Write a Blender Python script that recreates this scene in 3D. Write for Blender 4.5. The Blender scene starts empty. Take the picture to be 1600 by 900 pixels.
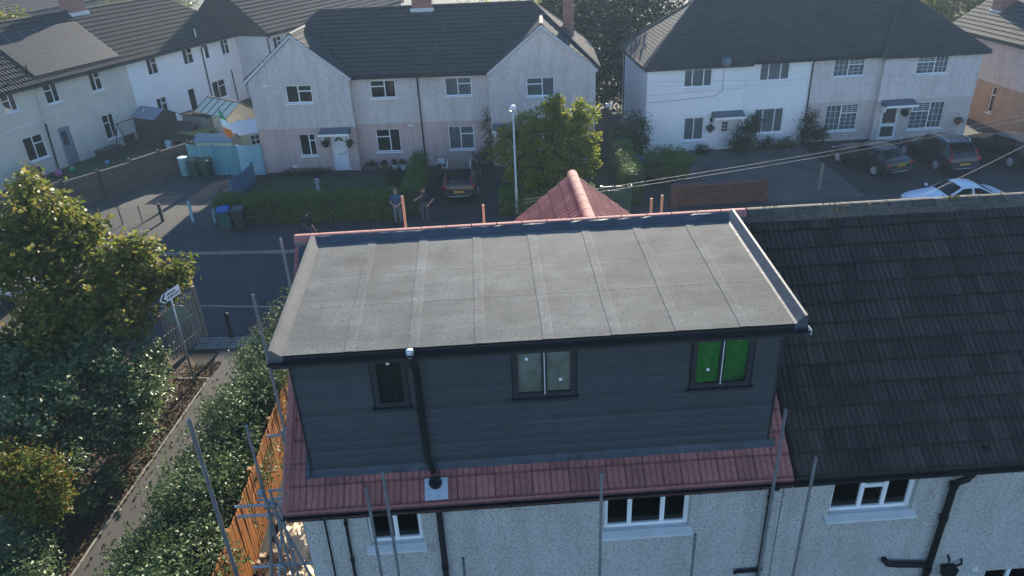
import bpy, bmesh, math, random
import numpy as np
from mathutils import Vector, Matrix

R = math.radians
SC = bpy.context.scene
COL = SC.collection
rnd = random.Random(11)
NPR = np.random.RandomState(5)

# ------------------------------------------------------------------ camera
def camera():
    yaw, pitch, roll = 0.0308, 0.4807, -0.0469
    f = Vector((math.sin(yaw)*math.cos(pitch), math.cos(yaw)*math.cos(pitch), -math.sin(pitch)))
    r = Vector((math.cos(yaw), -math.sin(yaw), 0))
    u = r.cross(f)
    c, s = math.cos(roll), math.sin(roll)
    r2 = c*r + s*u
    u2 = -s*r + c*u
    cam = bpy.data.cameras.new('camera')
    o = bpy.data.objects.new('camera', cam)
    COL.objects.link(o)
    m = Matrix((r2, u2, -f)).transposed().to_4x4()
    m.translation = Vector((3.51, -8.745, 13.243))
    o.matrix_world = m
    cam.sensor_width = 36
    cam.lens = 36*1134.56/1600
    cam.clip_start = 0.1
    cam.clip_end = 2000
    SC.camera = o
camera()

# ------------------------------------------------------------------ light
SUN_AZ, SUN_EL = 11.0, 19.5
W = bpy.data.worlds.new('World')
SC.world = W
W.use_nodes = True
nt = W.node_tree
bg = nt.nodes['Background']
sky = nt.nodes.new('ShaderNodeTexSky')
sky.sky_type = 'NISHITA'
sky.sun_disc = False
sky.sun_elevation = R(SUN_EL)
sky.sun_rotation = R(SUN_AZ)
sky.air_density = 1.0
sky.dust_density = 0.0
sky.ozone_density = 4.2
nt.links.new(sky.outputs[0], bg.inputs[0])
bg.inputs[1].default_value = 0.095
sun = bpy.data.lights.new('sun', 'SUN')
sun.energy = 5.0
sun.angle = R(0.6)
sun.color = (1.0, 0.90, 0.74)
so = bpy.data.objects.new('sun', sun)
COL.objects.link(so)
sdir = Vector((math.sin(R(SUN_AZ))*math.cos(R(SUN_EL)), math.cos(R(SUN_AZ))*math.cos(R(SUN_EL)), math.sin(R(SUN_EL))))
so.rotation_euler = (-sdir).to_track_quat('-Z', 'Y').to_euler()
so.location = (20, 30, 40)
SC.view_settings.view_transform = 'Standard'
SC.view_settings.look = 'None'
SC.view_settings.gamma = 1
SC.view_settings.exposure = 1.55
try:
    SC.view_settings.use_curve_mapping = False
except Exception:
    pass

# ------------------------------------------------------------------ materials
MATS = {}
def _new(name):
    m = bpy.data.materials.new(name)
    m.use_nodes = True
    MATS[name] = m
    t = m.node_tree
    b = t.nodes['Principled BSDF']
    return m, t, b
def _coord(t, scale=(1, 1, 1), kind='Object'):
    tc = t.nodes.new('ShaderNodeTexCoord')
    mp = t.nodes.new('ShaderNodeMapping')
    mp.inputs['Scale'].default_value = scale
    t.links.new(tc.outputs[kind], mp.inputs[0])
    return mp.outputs[0]
def _world(t, scale=(1, 1, 1)):
    g = t.nodes.new('ShaderNodeNewGeometry')
    mp = t.nodes.new('ShaderNodeMapping')
    mp.inputs['Scale'].default_value = scale
    t.links.new(g.outputs['Position'], mp.inputs[0])
    return mp.outputs[0]
def _noise(t, co, scale, detail=4, rough=0.6):
    n = t.nodes.new('ShaderNodeTexNoise')
    n.inputs['Scale'].default_value = scale
    n.inputs['Detail'].default_value = detail
    n.inputs['Roughness'].default_value = rough
    t.links.new(co, n.inputs['Vector'])
    return n.outputs['Fac']
def _ramp(t, fac, stops):
    r = t.nodes.new('ShaderNodeValToRGB')
    e = r.color_ramp.elements
    e[0].position, e[0].color = stops[0][0], (*stops[0][1], 1)
    e[1].position, e[1].color = stops[-1][0], (*stops[-1][1], 1)
    for p, c in stops[1:-1]:
        x = e.new(p)
        x.color = (*c, 1)
    t.links.new(fac, r.inputs[0])
    return r.outputs[0]
def _mix(t, a, b, fac, mode='MIX'):
    m = t.nodes.new('ShaderNodeMix')
    m.data_type = 'RGBA'
    m.blend_type = mode
    for k, v in ((6, a), (7, b), (0, fac)):
        if isinstance(v, (int, float)):
            m.inputs[k].default_value = v
        elif isinstance(v, tuple):
            m.inputs[k].default_value = (*v, 1)
        else:
            t.links.new(v, m.inputs[k])
    return m.outputs[2]
def _bump(t, b, h, strength, dist=0.01):
    n = t.nodes.new('ShaderNodeBump')
    n.inputs['Strength'].default_value = strength
    n.inputs['Distance'].default_value = dist
    t.links.new(h, n.inputs['Height'])
    t.links.new(n.outputs[0], b.inputs['Normal'])
def _scalec(c, k):
    return tuple(min(1, x*k) for x in c)
def mat(name, col, rough=0.7, var=0.25, scale=3.0, metal=0.0, bump=0.0, bscale=60.0, rand=0.0, spec=0.5, fine=0.0):
    """plain surface: base colour with large soft blotches, optional fine grain, bump and per-object variation"""
    m, t, b = _new(name)
    co = _world(t)
    n = _noise(t, co, scale, 5)
    c = _ramp(t, n, [(0.25, _scalec(col, 1-var)), (0.75, _scalec(col, 1+var))])
    if fine:
        n2 = _noise(t, co, bscale, 3)
        g = _ramp(t, n2, [(0.3, (1-fine,)*3), (0.7, (1+0*fine,)*3)])
        c = _mix(t, c, g, 1.0, 'MULTIPLY')
    if rand:
        oi = t.nodes.new('ShaderNodeObjectInfo')
        rr = _ramp(t, oi.outputs['Random'], [(0.0, (1-rand,)*3), (1.0, (1.0,)*3)])
        c = _mix(t, c, rr, 1.0, 'MULTIPLY')
    t.links.new(c, b.inputs['Base Color'])
    b.inputs['Roughness'].default_value = rough
    b.inputs['Metallic'].default_value = metal
    b.inputs['Specular IOR Level'].default_value = spec
    if bump:
        _bump(t, b, _noise(t, co, bscale, 4), bump)
    return m
def pebbledash(name, col, speck, amount=0.42, scale=55, dirt_shade=0.15):
    m, t, b = _new(name)
    co = _world(t)
    n = _noise(t, co, 0.9, 5)
    base = _ramp(t, n, [(0.25, _scalec(col, 1-dirt_shade)), (0.75, col)])
    v = t.nodes.new('ShaderNodeTexVoronoi')
    v.inputs['Scale'].default_value = scale
    t.links.new(co, v.inputs['Vector'])
    sp = t.nodes.new('ShaderNodeSeparateColor')
    t.links.new(v.outputs['Color'], sp.inputs[0])
    f = _ramp(t, sp.outputs[0], [(amount-0.06, (1, 1, 1)), (amount+0.06, (0, 0, 0))])
    c = _mix(t, base, speck, f)
    w = _noise(t, _world(t, (1.5, 1.5, 0.25)), 2.2, 5)
    st = _ramp(t, w, [(0.35, (0.8, 0.78, 0.74)), (0.55, (1, 1, 1))])
    c = _mix(t, c, st, 0.6, 'MULTIPLY')
    t.links.new(c, b.inputs['Base Color'])
    b.inputs['Roughness'].default_value = 0.9
    _bump(t, b, v.outputs['Distance'], 0.5, 0.012)
    return m
def glass(name, tint=(0.75, 0.8, 0.82), refl=0.36):
    m, t, b = _new(name)
    out = t.nodes['Material Output']
    t.nodes.remove(b)
    tr = t.nodes.new('ShaderNodeBsdfTransparent')
    tr.inputs[0].default_value = (*tint, 1)
    gl = t.nodes.new('ShaderNodeBsdfGlossy')
    gl.inputs['Roughness'].default_value = 0.03
    lw = t.nodes.new('ShaderNodeLayerWeight')
    lw.inputs[0].default_value = refl
    mx = t.nodes.new('ShaderNodeMixShader')
    t.links.new(lw.outputs['Fresnel'], mx.inputs[0])
    t.links.new(tr.outputs[0], mx.inputs[1])
    t.links.new(gl.outputs[0], mx.inputs[2])
    t.links.new(mx.outputs[0], out.inputs[0])
    return m
def leaf(name, cols, trans=0.35, rough=0.45, spec=0.12):
    m, t, b = _new(name)
    out = t.nodes['Material Output']
    g = t.nodes.new('ShaderNodeNewGeometry')
    k = len(cols)-1
    c = _ramp(t, g.outputs['Random Per Island'], [(i/k, cc) for i, cc in enumerate(cols)])
    n = _noise(t, _world(t), 0.9, 3)
    sh = _ramp(t, n, [(0.3, (0.72, 0.75, 0.7)), (0.7, (1, 1, 1))])
    c = _mix(t, c, sh, 1.0, 'MULTIPLY')
    t.links.new(c, b.inputs['Base Color'])
    b.inputs['Roughness'].default_value = rough
    b.inputs['Specular IOR Level'].default_value = spec
    tl = t.nodes.new('ShaderNodeBsdfTranslucent')
    t.links.new(_mix(t, c, (1.0, 0.95, 0.5), 0.35, 'MULTIPLY'), tl.inputs[0])
    mx = t.nodes.new('ShaderNodeMixShader')
    mx.inputs[0].default_value = trans
    t.links.new(b.outputs[0], mx.inputs[1])
    t.links.new(tl.outputs[0], mx.inputs[2])
    t.links.new(mx.outputs[0], out.inputs[0])
    return m
def brickmat(name, c1, c2, mortar, scale=1.0):
    m, t, b = _new(name)
    tc = t.nodes.new('ShaderNodeTexCoord')
    sx = t.nodes.new('ShaderNodeSeparateXYZ')
    t.links.new(tc.outputs['Object'], sx.inputs[0])
    ad = t.nodes.new('ShaderNodeMath')
    t.links.new(sx.outputs[0], ad.inputs[0]); t.links.new(sx.outputs[1], ad.inputs[1])
    cb = t.nodes.new('ShaderNodeCombineXYZ')
    t.links.new(ad.outputs[0], cb.inputs[0]); t.links.new(sx.outputs[2], cb.inputs[1])
    br = t.nodes.new('ShaderNodeTexBrick')
    t.links.new(cb.outputs[0], br.inputs['Vector'])
    br.inputs['Scale'].default_value = scale
    br.inputs['Brick Width'].default_value = 0.225
    br.inputs['Row Height'].default_value = 0.075
    br.inputs['Mortar Size'].default_value = 0.008
    br.inputs['Color1'].default_value = (*c1, 1)
    br.inputs['Color2'].default_value = (*c2, 1)
    br.inputs['Mortar'].default_value = (*mortar, 1)
    t.links.new(br.outputs[0], b.inputs['Base Color'])
    b.inputs['Roughness'].default_value = 0.9
    _bump(t, b, br.outputs['Fac'], -0.4, 0.01)
    return m
def tilemat(name, col, rand=0.35, streak=0.5, lichen=None, along=(9, 9, 1.2), coords='Object'):
    """roof tile: per-piece tone, streaks running down the slope, spots of lichen"""
    m, t, b = _new(name)
    oi = t.nodes.new('ShaderNodeObjectInfo')
    cr = _ramp(t, oi.outputs['Random'], [(0.0, _scalec(col, 1-rand)), (1.0, _scalec(col, 1+rand*0.6))])
    n = _noise(t, _world(t, along), 2.0, 6, 0.65)
    st = _ramp(t, n, [(0.32, (1-streak,)*3), (0.62, (1.15,)*3)])
    c = _mix(t, cr, st, 1.0, 'MULTIPLY')
    big = _noise(t, _world(t), 0.8, 4)
    c = _mix(t, c, _ramp(t, big, [(0.3, (0.75, 0.75, 0.75)), (0.7, (1.15, 1.12, 1.08))]), 1.0, 'MULTIPLY')
    at = t.nodes.new('ShaderNodeAttribute'); at.attribute_name = 'dirt_shade'
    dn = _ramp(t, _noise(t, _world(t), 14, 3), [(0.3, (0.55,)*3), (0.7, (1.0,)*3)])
    c = _mix(t, c, _scalec(col, 0.22), _mix(t, at.outputs['Color'], dn, 1.0, 'MULTIPLY'))  # lap and valley shadow painted into the tile colour along with dirt
    if lichen:
        v = t.nodes.new('ShaderNodeTexVoronoi')
        v.inputs['Scale'].default_value = 9
        t.links.new(_world(t), v.inputs['Vector'])
        lf = _ramp(t, v.outputs['Distance'], [(0.06, (1, 1, 1)), (0.12, (0, 0, 0))])
        pn = _ramp(t, _noise(t, _world(t), 3.0, 3), [(0.52, (0, 0, 0)), (0.66, (1, 1, 1))])
        c = _mix(t, c, lichen, _mix(t, lf, pn, 1.0, 'MULTIPLY'))
    t.links.new(c, b.inputs['Base Color'])
    b.inputs['Roughness'].default_value = 0.85
    _bump(t, b, _noise(t, _world(t), 90, 3), 0.35, 0.006)
    return m

# walls
pebbledash('main_pebbledash', (0.62, 0.62, 0.61), (0.13, 0.13, 0.135), 0.24, 125)
pebbledash('grey_pink_pebbledash', (0.66, 0.59, 0.57), (0.44, 0.39, 0.38), 0.30, 34)
pebbledash('pink_pebbledash', (0.58, 0.43, 0.40), (0.40, 0.30, 0.28), 0.30, 34)
pebbledash('pale_pink_pebbledash', (0.70, 0.64, 0.63), (0.52, 0.47, 0.46), 0.30, 34)
pebbledash('rose_pebbledash', (0.62, 0.53, 0.51), (0.44, 0.37, 0.36), 0.30, 34)
mat('white_render', (0.80, 0.81, 0.82), 0.85, 0.06, 0.7, bump=0.15, bscale=25, fine=0.08)
mat('cream_render', (0.62, 0.58, 0.50), 0.88, 0.12, 0.8, bump=0.15, bscale=25, fine=0.1)
mat('grey_render', (0.50, 0.50, 0.51), 0.9, 0.12, 0.8, bump=0.2, bscale=25)
mat('sandy_brick', (0.42, 0.26, 0.17), 0.9, 0.2, 2.0, bump=0.2, bscale=30, fine=0.15)
mat('brown_wall', (0.22, 0.17, 0.13), 0.9, 0.2, 2.0, bump=0.2, bscale=30)
brickmat('red_brick', (0.30, 0.095, 0.065), (0.22, 0.075, 0.055), (0.30, 0.27, 0.24))
brickmat('rust_brick', (0.24, 0.09, 0.055), (0.17, 0.07, 0.05), (0.16, 0.13, 0.11))
# roofs
tilemat('red_tile', (0.38, 0.145, 0.13), 0.22, 0.2)
tilemat('red_ridge', (0.42, 0.175, 0.155), 0.15, 0.15)
tilemat('old_tile', (0.049, 0.039, 0.033), 0.40, 0.6, (0.24, 0.24, 0.21), (9, 1.0, 1.0))
tilemat('old_ridge', (0.10, 0.095, 0.085), 0.3, 0.4, (0.26, 0.25, 0.17), (5, 5, 5))
tilemat('slate_tile', (0.048, 0.048, 0.050), 0.0, 0.35, (0.12, 0.13, 0.10), (5, 2, 2))
tilemat('brown_tile', (0.040, 0.036, 0.033), 0.0, 0.35, None, (5, 2, 2))
mat('lead_and_kerb_shade', (0.045, 0.055, 0.072), 0.6, 0.45, 4, metal=0.0, bump=0.6, bscale=14, spec=0.6)  # lead flashing colour, also put on the right kerb as painted shade
mat('zinc', (0.52, 0.56, 0.60), 0.35, 0.2, 12, metal=0.4)
mat('felt_trim', (0.115, 0.115, 0.112), 0.9, 0.2, 4, bump=0.3, bscale=150, fine=0.2)
def felt(name, k):
    m, t, b = _new(name)
    co = _world(t)
    n1 = _ramp(t, _noise(t, co, 1.6, 5, 0.6), [(0.28, (0.078, 0.083, 0.083)), (0.72, (0.142, 0.149, 0.147))])
    g = _ramp(t, _noise(t, co, 55, 3, 0.9), [(0.38, (0.42, 0.42, 0.42)), (0.62, (1.45, 1.45, 1.43))])
    c = _mix(t, n1, g, 1.0, 'MULTIPLY')
    s = _ramp(t, _noise(t, _world(t, (0.5, 4.0, 1)), 1.5, 4), [(0.4, (0.86, 0.86, 0.87)), (0.6, (1.06, 1.06, 1.05))])
    c = _mix(t, c, s, 1.0, 'MULTIPLY')
    oi = t.nodes.new('ShaderNodeObjectInfo')
    c = _mix(t, c, _ramp(t, oi.outputs['Random'], [(0, (0.9*k,)*3), (1, (1.06*k,)*3)]), 1.0, 'MULTIPLY')
    st = _ramp(t, _noise(t, co, 0.7, 6, 0.7), [(0.35, (0.80, 0.80, 0.80)), (0.5, (1, 1, 1)), (0.68, (1.10, 1.10, 1.09))])
    c = _mix(t, c, st, 1.0, 'MULTIPLY')
    t.links.new(c, b.inputs['Base Color'])
    b.inputs['Roughness'].default_value = 0.9
    _bump(t, b, _noise(t, co, 140, 2), 0.3, 0.004)
felt('roof_felt', 1.0)
felt('felt_lap', 1.13)
# dormer
mat('cladding', (0.048, 0.058, 0.068), 0.6, 0.14, 1.2, rand=0.2, bump=0.12, bscale=45)
mat('anthracite', (0.022, 0.026, 0.032), 0.6, 0.1, 3)
mat('black_plastic', (0.012, 0.013, 0.015), 0.6, 0.2, 3, spec=0.25)
mat('white_upvc', (0.82, 0.84, 0.86), 0.35, 0.04, 3)
mat('dirty_white', (0.62, 0.64, 0.66), 0.55, 0.12, 4)
glass('glass')
glass('car_glass', (0.10, 0.12, 0.14), 0.25)
mat('interior', (0.09, 0.085, 0.08), 0.9, 0.2)
mat('net_curtain', (0.45, 0.47, 0.49), 0.9, 0.15, 6)
mat('cream_board', (0.74, 0.66, 0.53), 0.8, 0.3, 4)
mat('dark_board', (0.055, 0.048, 0.035), 0.7, 0.2, 3)
mat('green_film', (0.11, 0.60, 0.09), 0.35, 0.45, 4.5, bump=0.5, bscale=9)
mat('sticker', (0.8, 0.8, 0.82), 0.6, 0.03)
# ground
mat('asphalt', (0.027, 0.029, 0.033), 0.85, 0.22, 0.6, bump=0.3, bscale=60, fine=0.25)
mat('footway', (0.036, 0.037, 0.041), 0.88, 0.22, 0.9, bump=0.3, bscale=50, fine=0.25)
mat('path_asphalt', (0.070, 0.064, 0.058), 0.9, 0.20, 0.9, bump=0.3, bscale=60, fine=0.3)
mat('kerb_concrete', (0.22, 0.21, 0.195), 0.9, 0.2, 3, bump=0.2, bscale=60, rand=0.2)
mat('edging_concrete', (0.24, 0.22, 0.185), 0.9, 0.2, 3, bump=0.2, bscale=60, rand=0.2)
mat('tactile_concrete', (0.30, 0.31, 0.31), 0.85, 0.15, 3, bump=0.2, bscale=60, rand=0.2)
mat('earth', (0.035, 0.032, 0.024), 0.95, 0.35, 0.5, bump=0.5, bscale=20, fine=0.3)
mat('soil', (0.095, 0.062, 0.042), 0.95, 0.4, 2.5, bump=0.8, bscale=25, fine=0.4)
mat('lawn', (0.028, 0.062, 0.014), 0.95, 0.35, 1.2, bump=0.6, bscale=60, fine=0.35)
mat('gravel', (0.075, 0.07, 0.063), 0.95, 0.3, 1.0, bump=0.8, bscale=35, fine=0.5)
mat('drive', (0.075, 0.08, 0.076), 0.95, 0.3, 0.8, bump=0.4, bscale=30, fine=0.35)
mat('drive_dark', (0.024, 0.024, 0.025), 0.9, 0.3, 0.8, bump=0.4, bscale=30, fine=0.35)
# metal, timber, paint
mat('galvanised', (0.33, 0.35, 0.38), 0.45, 0.25, 6, metal=0.55, rand=0.25)
mat('lamp_grey', (0.50, 0.53, 0.55), 0.45, 0.1, 4)
mat('timber_orange', (0.36, 0.13, 0.02), 0.75, 0.2, 4, rand=0.3)
mat('timber_brown', (0.105, 0.082, 0.066), 0.85, 0.25, 4, rand=0.3, bump=0.3, bscale=30)
mat('timber_dark', (0.05, 0.04, 0.034), 0.85, 0.25, 4, rand=0.3)
mat('timber_grey', (0.22, 0.20, 0.175), 0.85, 0.2, 4, rand=0.3)
mat('timber_pale', (0.50, 0.36, 0.24), 0.8, 0.15, 4, rand=0.2)
mat('timber_cream', (0.60, 0.53, 0.38), 0.8, 0.12, 4, rand=0.15)
mat('teal_paint', (0.12, 0.31, 0.36), 0.6, 0.15, 3, rand=0.2)
mat('teal_light', (0.22, 0.42, 0.50), 0.6, 0.12, 3, rand=0.1)
mat('blue_paint', (0.06, 0.17, 0.27), 0.6, 0.15, 3, rand=0.2)
mat('shed_felt', (0.20, 0.23, 0.27), 0.85, 0.15, 3)
mat('shed_felt_dark', (0.10, 0.12, 0.15), 0.85, 0.15, 3)
mat('moss_felt', (0.20, 0.19, 0.05), 0.95, 0.3, 3)
mat('polycarbonate', (0.62, 0.58, 0.45), 0.3, 0.15, 3)
mat('bin_green', (0.018, 0.055, 0.035), 0.5, 0.2, 3)
mat('bin_teal', (0.02, 0.085, 0.08), 0.5, 0.2, 3)
mat('bin_blue', (0.02, 0.07, 0.32), 0.5, 0.2, 3)
mat('bin_black', (0.022, 0.024, 0.028), 0.5, 0.2, 3)
mat('butt_blue', (0.18, 0.34, 0.36), 0.5, 0.2, 3)
mat('door_white', (0.70, 0.72, 0.74), 0.4, 0.05)
mat('door_grey', (0.20, 0.23, 0.28), 0.5, 0.1)
mat('brass', (0.55, 0.42, 0.18), 0.35, 0.1, metal=0.8)
mat('solar', (0.022, 0.026, 0.032), 0.7, 0.2, 1.5, spec=0.2)
mat('solar_frame', (0.13, 0.135, 0.14), 0.5, 0.1)
mat('flag_green', (0.01, 0.26, 0.09), 0.8, 0.1)
mat('flag_white', (0.75, 0.75, 0.75), 0.8, 0.06)
mat('flag_orange', (0.62, 0.16, 0.02), 0.8, 0.1)
mat('stone_statue', (0.40, 0.43, 0.44), 0.85, 0.2, 8)
mat('plastic_sheet', (0.62, 0.52, 0.36), 0.25, 0.3, 3, bump=0.4, bscale=10)
mat('rubble', (0.35, 0.26, 0.18), 0.9, 0.35, 6, rand=0.4)
mat('bark', (0.075, 0.055, 0.04), 0.95, 0.3, 6, bump=0.6, bscale=30)
mat('twig', (0.13, 0.10, 0.07), 0.95, 0.3, 6)
mat('sign_white', (0.78, 0.80, 0.82), 0.4, 0.03)
mat('sign_black', (0.01, 0.01, 0.01), 0.4, 0.03)
mat('sign_back', (0.13, 0.16, 0.13), 0.5, 0.1)
mat('terracotta', (0.36, 0.13, 0.07), 0.9, 0.2)
mat('toy_pink', (0.5, 0.12, 0.34), 0.5, 0.1)
mat('toy_blue', (0.08, 0.28, 0.5), 0.5, 0.1)
mat('toy_green', (0.06, 0.35, 0.22), 0.5, 0.1)
mat('wire', (0.30, 0.30, 0.30), 0.5, 0.1)
mat('wire_green', (0.03, 0.06, 0.05), 0.6, 0.1)
# vehicles
def carpaint(name, col):
    m, t, b = _new(name)
    b.inputs['Base Color'].default_value = (*col, 1)
    b.inputs['Roughness'].default_value = 0.3
    b.inputs['Coat Weight'].default_value = 0.35
    b.inputs['Coat Roughness'].default_value = 0.06
carpaint('paint_maroon', (0.010, 0.0035, 0.005))
carpaint('paint_black', (0.006, 0.0065, 0.008))
carpaint('paint_navy', (0.010, 0.014, 0.024))
carpaint('paint_white', (0.52, 0.60, 0.70))
carpaint('paint_silver', (0.55, 0.56, 0.57))
mat('brick_unit', (0.13, 0.055, 0.038), 0.9, 0.25, 8, rand=0.45, bump=0.3, bscale=60)
mat('mortar', (0.13, 0.11, 0.095), 0.95, 0.2, 6)
mat('rubber', (0.015, 0.015, 0.016), 0.8, 0.1)
mat('alloy', (0.45, 0.46, 0.48), 0.35, 0.1, metal=0.6)
mat('chrome', (0.70, 0.72, 0.74), 0.2, 0.05, metal=0.9)
mat('tail_red', (0.42, 0.012, 0.018), 0.25, 0.1)
mat('plate_yellow', (0.62, 0.40, 0.02), 0.5, 0.05)
# people
mat('skin', (0.48, 0.27, 0.20), 0.6, 0.08)
mat('denim_blue', (0.035, 0.075, 0.17), 0.9, 0.15, 8)
mat('grey_cloth', (0.13, 0.15, 0.17), 0.9, 0.15, 8)
mat('navy_cloth', (0.016, 0.019, 0.032), 0.9, 0.15, 8)
mat('jeans', (0.05, 0.065, 0.09), 0.9, 0.15, 8)
mat('dark_cloth', (0.012, 0.013, 0.016), 0.9, 0.15, 8)
mat('hair_brown', (0.05, 0.03, 0.018), 0.8, 0.2, 20)
mat('hair_grey', (0.20, 0.17, 0.14), 0.8, 0.2, 20)
# foliage
leaf('leaf_maple', [(0.08, 0.12, 0.022), (0.14, 0.18, 0.03), (0.21, 0.22, 0.045), (0.28, 0.22, 0.06), (0.13, 0.155, 0.04)], 0.5)
leaf('leaf_gloss', [(0.085, 0.14, 0.05), (0.12, 0.18, 0.07), (0.18, 0.23, 0.11), (0.085, 0.13, 0.04)], 0.35, 0.42, 0.4)
leaf('leaf_orange', [(0.10, 0.13, 0.03), (0.13, 0.17, 0.03), (0.15, 0.18, 0.03), (0.28, 0.15, 0.03), (0.08, 0.12, 0.03)])
leaf('leaf_hedge', [(0.075, 0.12, 0.045), (0.10, 0.155, 0.06), (0.15, 0.20, 0.09), (0.12, 0.165, 0.07)], 0.3, 0.4)
leaf('leaf_privet', [(0.075, 0.15, 0.03), (0.10, 0.19, 0.035), (0.14, 0.22, 0.05)], 0.35, 0.5)
leaf('leaf_lime', [(0.14, 0.19, 0.018), (0.23, 0.28, 0.025), (0.33, 0.31, 0.03), (0.15, 0.20, 0.02)], 0.6, 0.5)
leaf('leaf_dark', [(0.022, 0.038, 0.013), (0.032, 0.052, 0.017), (0.042, 0.06, 0.02)], 0.08, 0.7)
leaf('leaf_yellow', [(0.16, 0.17, 0.02), (0.22, 0.20, 0.03), (0.12, 0.13, 0.02)], 0.45, 0.5)
leaf('leaf_litter', [(0.16, 0.085, 0.04), (0.11, 0.06, 0.03), (0.22, 0.14, 0.07), (0.07, 0.045, 0.025), (0.10, 0.09, 0.03)], 0.05, 0.8)
leaf('moss_tuft', [(0.16, 0.14, 0.05), (0.22, 0.20, 0.09), (0.10, 0.11, 0.04), (0.26, 0.24, 0.14)], 0.1, 0.9)
leaf('grass_blade', [(0.03, 0.055, 0.015), (0.045, 0.075, 0.02)], 0.2, 0.7)

# ------------------------------------------------------------------ builders
def props(o, label=None, cat=None, group=None, kind=None):
    if label: o['label'] = label
    if cat: o['category'] = cat
    if group: o['group'] = group
    if kind: o['kind'] = kind
    return o
def thing(name, label, cat, loc=(0, 0, 0), rz=0.0, group=None):
    o = bpy.data.objects.new(name, None)
    o.empty_display_size = 0.3
    COL.objects.link(o)
    o.location = loc
    o.rotation_euler = (0, 0, rz)
    return props(o, label, cat, group)
def inst(name, me, parent=None, loc=(0, 0, 0), rot=(0, 0, 0), scale=(1, 1, 1)):
    o = bpy.data.objects.new(name, me)
    COL.objects.link(o)
    if parent: o.parent = parent
    o.location = loc
    o.rotation_euler = rot
    o.scale = scale
    return o
class MB:
    def __init__(s):
        s.v = []; s.f = []; s.m = []; s.cur = 0
    def add(s, vs, fs):
        k = len(s.v)
        s.v.extend([tuple(p) for p in vs])
        for f in fs:
            s.f.append(tuple(i+k for i in f)); s.m.append(s.cur)
        return s
    def box(s, x0, x1, y0, y1, z0, z1):
        return s.add([(x0, y0, z0), (x1, y0, z0), (x1, y1, z0), (x0, y1, z0), (x0, y0, z1), (x1, y0, z1), (x1, y1, z1), (x0, y1, z1)],
                     [(0, 3, 2, 1), (4, 5, 6, 7), (0, 1, 5, 4), (1, 2, 6, 5), (2, 3, 7, 6), (3, 0, 4, 7)])
    def poly(s, pts):
        return s.add(pts, [tuple(range(len(pts)))])
    def prism(s, pts, d):
        """polygon pts (3D) extruded by vector d"""
        n = len(pts)
        d = Vector(d)
        a = [Vector(p) for p in pts]
        vs = a + [p+d for p in a]
        fs = [tuple(range(n-1, -1, -1)), tuple(range(n, 2*n))]
        fs += [(i, (i+1) % n, n+(i+1) % n, n+i) for i in range(n)]
        return s.add(vs, fs)
    def tube(s, p, q, r, n=8, r2=None, caps=True):
        p, q = Vector(p), Vector(q)
        r2 = r if r2 is None else r2
        d = (q-p)
        if d.length < 1e-6: return s
        d.normalize()
        a = d.orthogonal().normalized(); b = d.cross(a)
        vs = []
        for c, rr in ((p, r), (q, r2)):
            for i in range(n):
                t = 2*math.pi*i/n
                vs.append(c+(a*math.cos(t)+b*math.sin(t))*rr)
        fs = [(i, (i+1) % n, n+(i+1) % n, n+i) for i in range(n)]
        if caps: fs += [tuple(range(n-1, -1, -1)), tuple(range(n, 2*n))]
        return s.add(vs, fs)
    def path(s, pts, r, n=8):
        pts = [Vector(p) for p in pts]
        rings = []
        up = Vector((0.12, 0.23, 1)).normalized()
        vs = []
        for i, p in enumerate(pts):
            d = (pts[min(i+1, len(pts)-1)]-pts[max(i-1, 0)]).normalized()
            a = d.cross(up)
            if a.length < 1e-3: a = d.orthogonal()
            a.normalize(); b = d.cross(a)
            rr = r[i] if isinstance(r, (list, tuple)) else r
            for k in range(n):
                t = 2*math.pi*k/n
                vs.append(p+(a*math.cos(t)+b*math.sin(t))*rr)
        fs = []
        for i in range(len(pts)-1):
            for k in range(n):
                fs.append((i*n+k, i*n+(k+1) % n, (i+1)*n+(k+1) % n, (i+1)*n+k))
        fs += [tuple(range(n-1, -1, -1)), tuple(range((len(pts)-1)*n, len(pts)*n))]
        return s.add(vs, fs)
    def lathe(s, prof, c=(0, 0, 0), n=16, axis='Z'):
        vs = []
        for r, h in prof:
            for i in range(n):
                t = 2*math.pi*i/n
                x, y = r*math.cos(t), r*math.sin(t)
                p = (x, y, h) if axis == 'Z' else ((h, x, y) if axis == 'X' else (x, h, y))
                vs.append((p[0]+c[0], p[1]+c[1], p[2]+c[2]))
        fs = []
        for j in range(len(prof)-1):
            for i in range(n):
                fs.append((j*n+i, j*n+(i+1) % n, (j+1)*n+(i+1) % n, (j+1)*n+i))
        fs += [tuple(range(n-1, -1, -1)), tuple(range((len(prof)-1)*n, len(prof)*n))]
        return s.add(vs, fs)
    def ball(s, c, r, n=10, m=7):
        rx, ry, rz = (r, r, r) if isinstance(r, (int, float)) else r
        prof = []
        vs = [(c[0], c[1], c[2]-rz)]
        for j in range(1, m):
            a = -math.pi/2+math.pi*j/m
            for i in range(n):
                t = 2*math.pi*i/n
                vs.append((c[0]+rx*math.cos(a)*math.cos(t), c[1]+ry*math.cos(a)*math.sin(t), c[2]+rz*math.sin(a)))
        vs.append((c[0], c[1], c[2]+rz))
        fs = [(0, 1+(i+1) % n, 1+i) for i in range(n)]
        for j in range(m-2):
            for i in range(n):
                fs.append((1+j*n+i, 1+j*n+(i+1) % n, 1+(j+1)*n+(i+1) % n, 1+(j+1)*n+i))
        top = len(vs)-1
        fs += [(top, 1+(m-2)*n+i, 1+(m-2)*n+(i+1) % n) for i in range(n)]
        return s.add(vs, fs)
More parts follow.
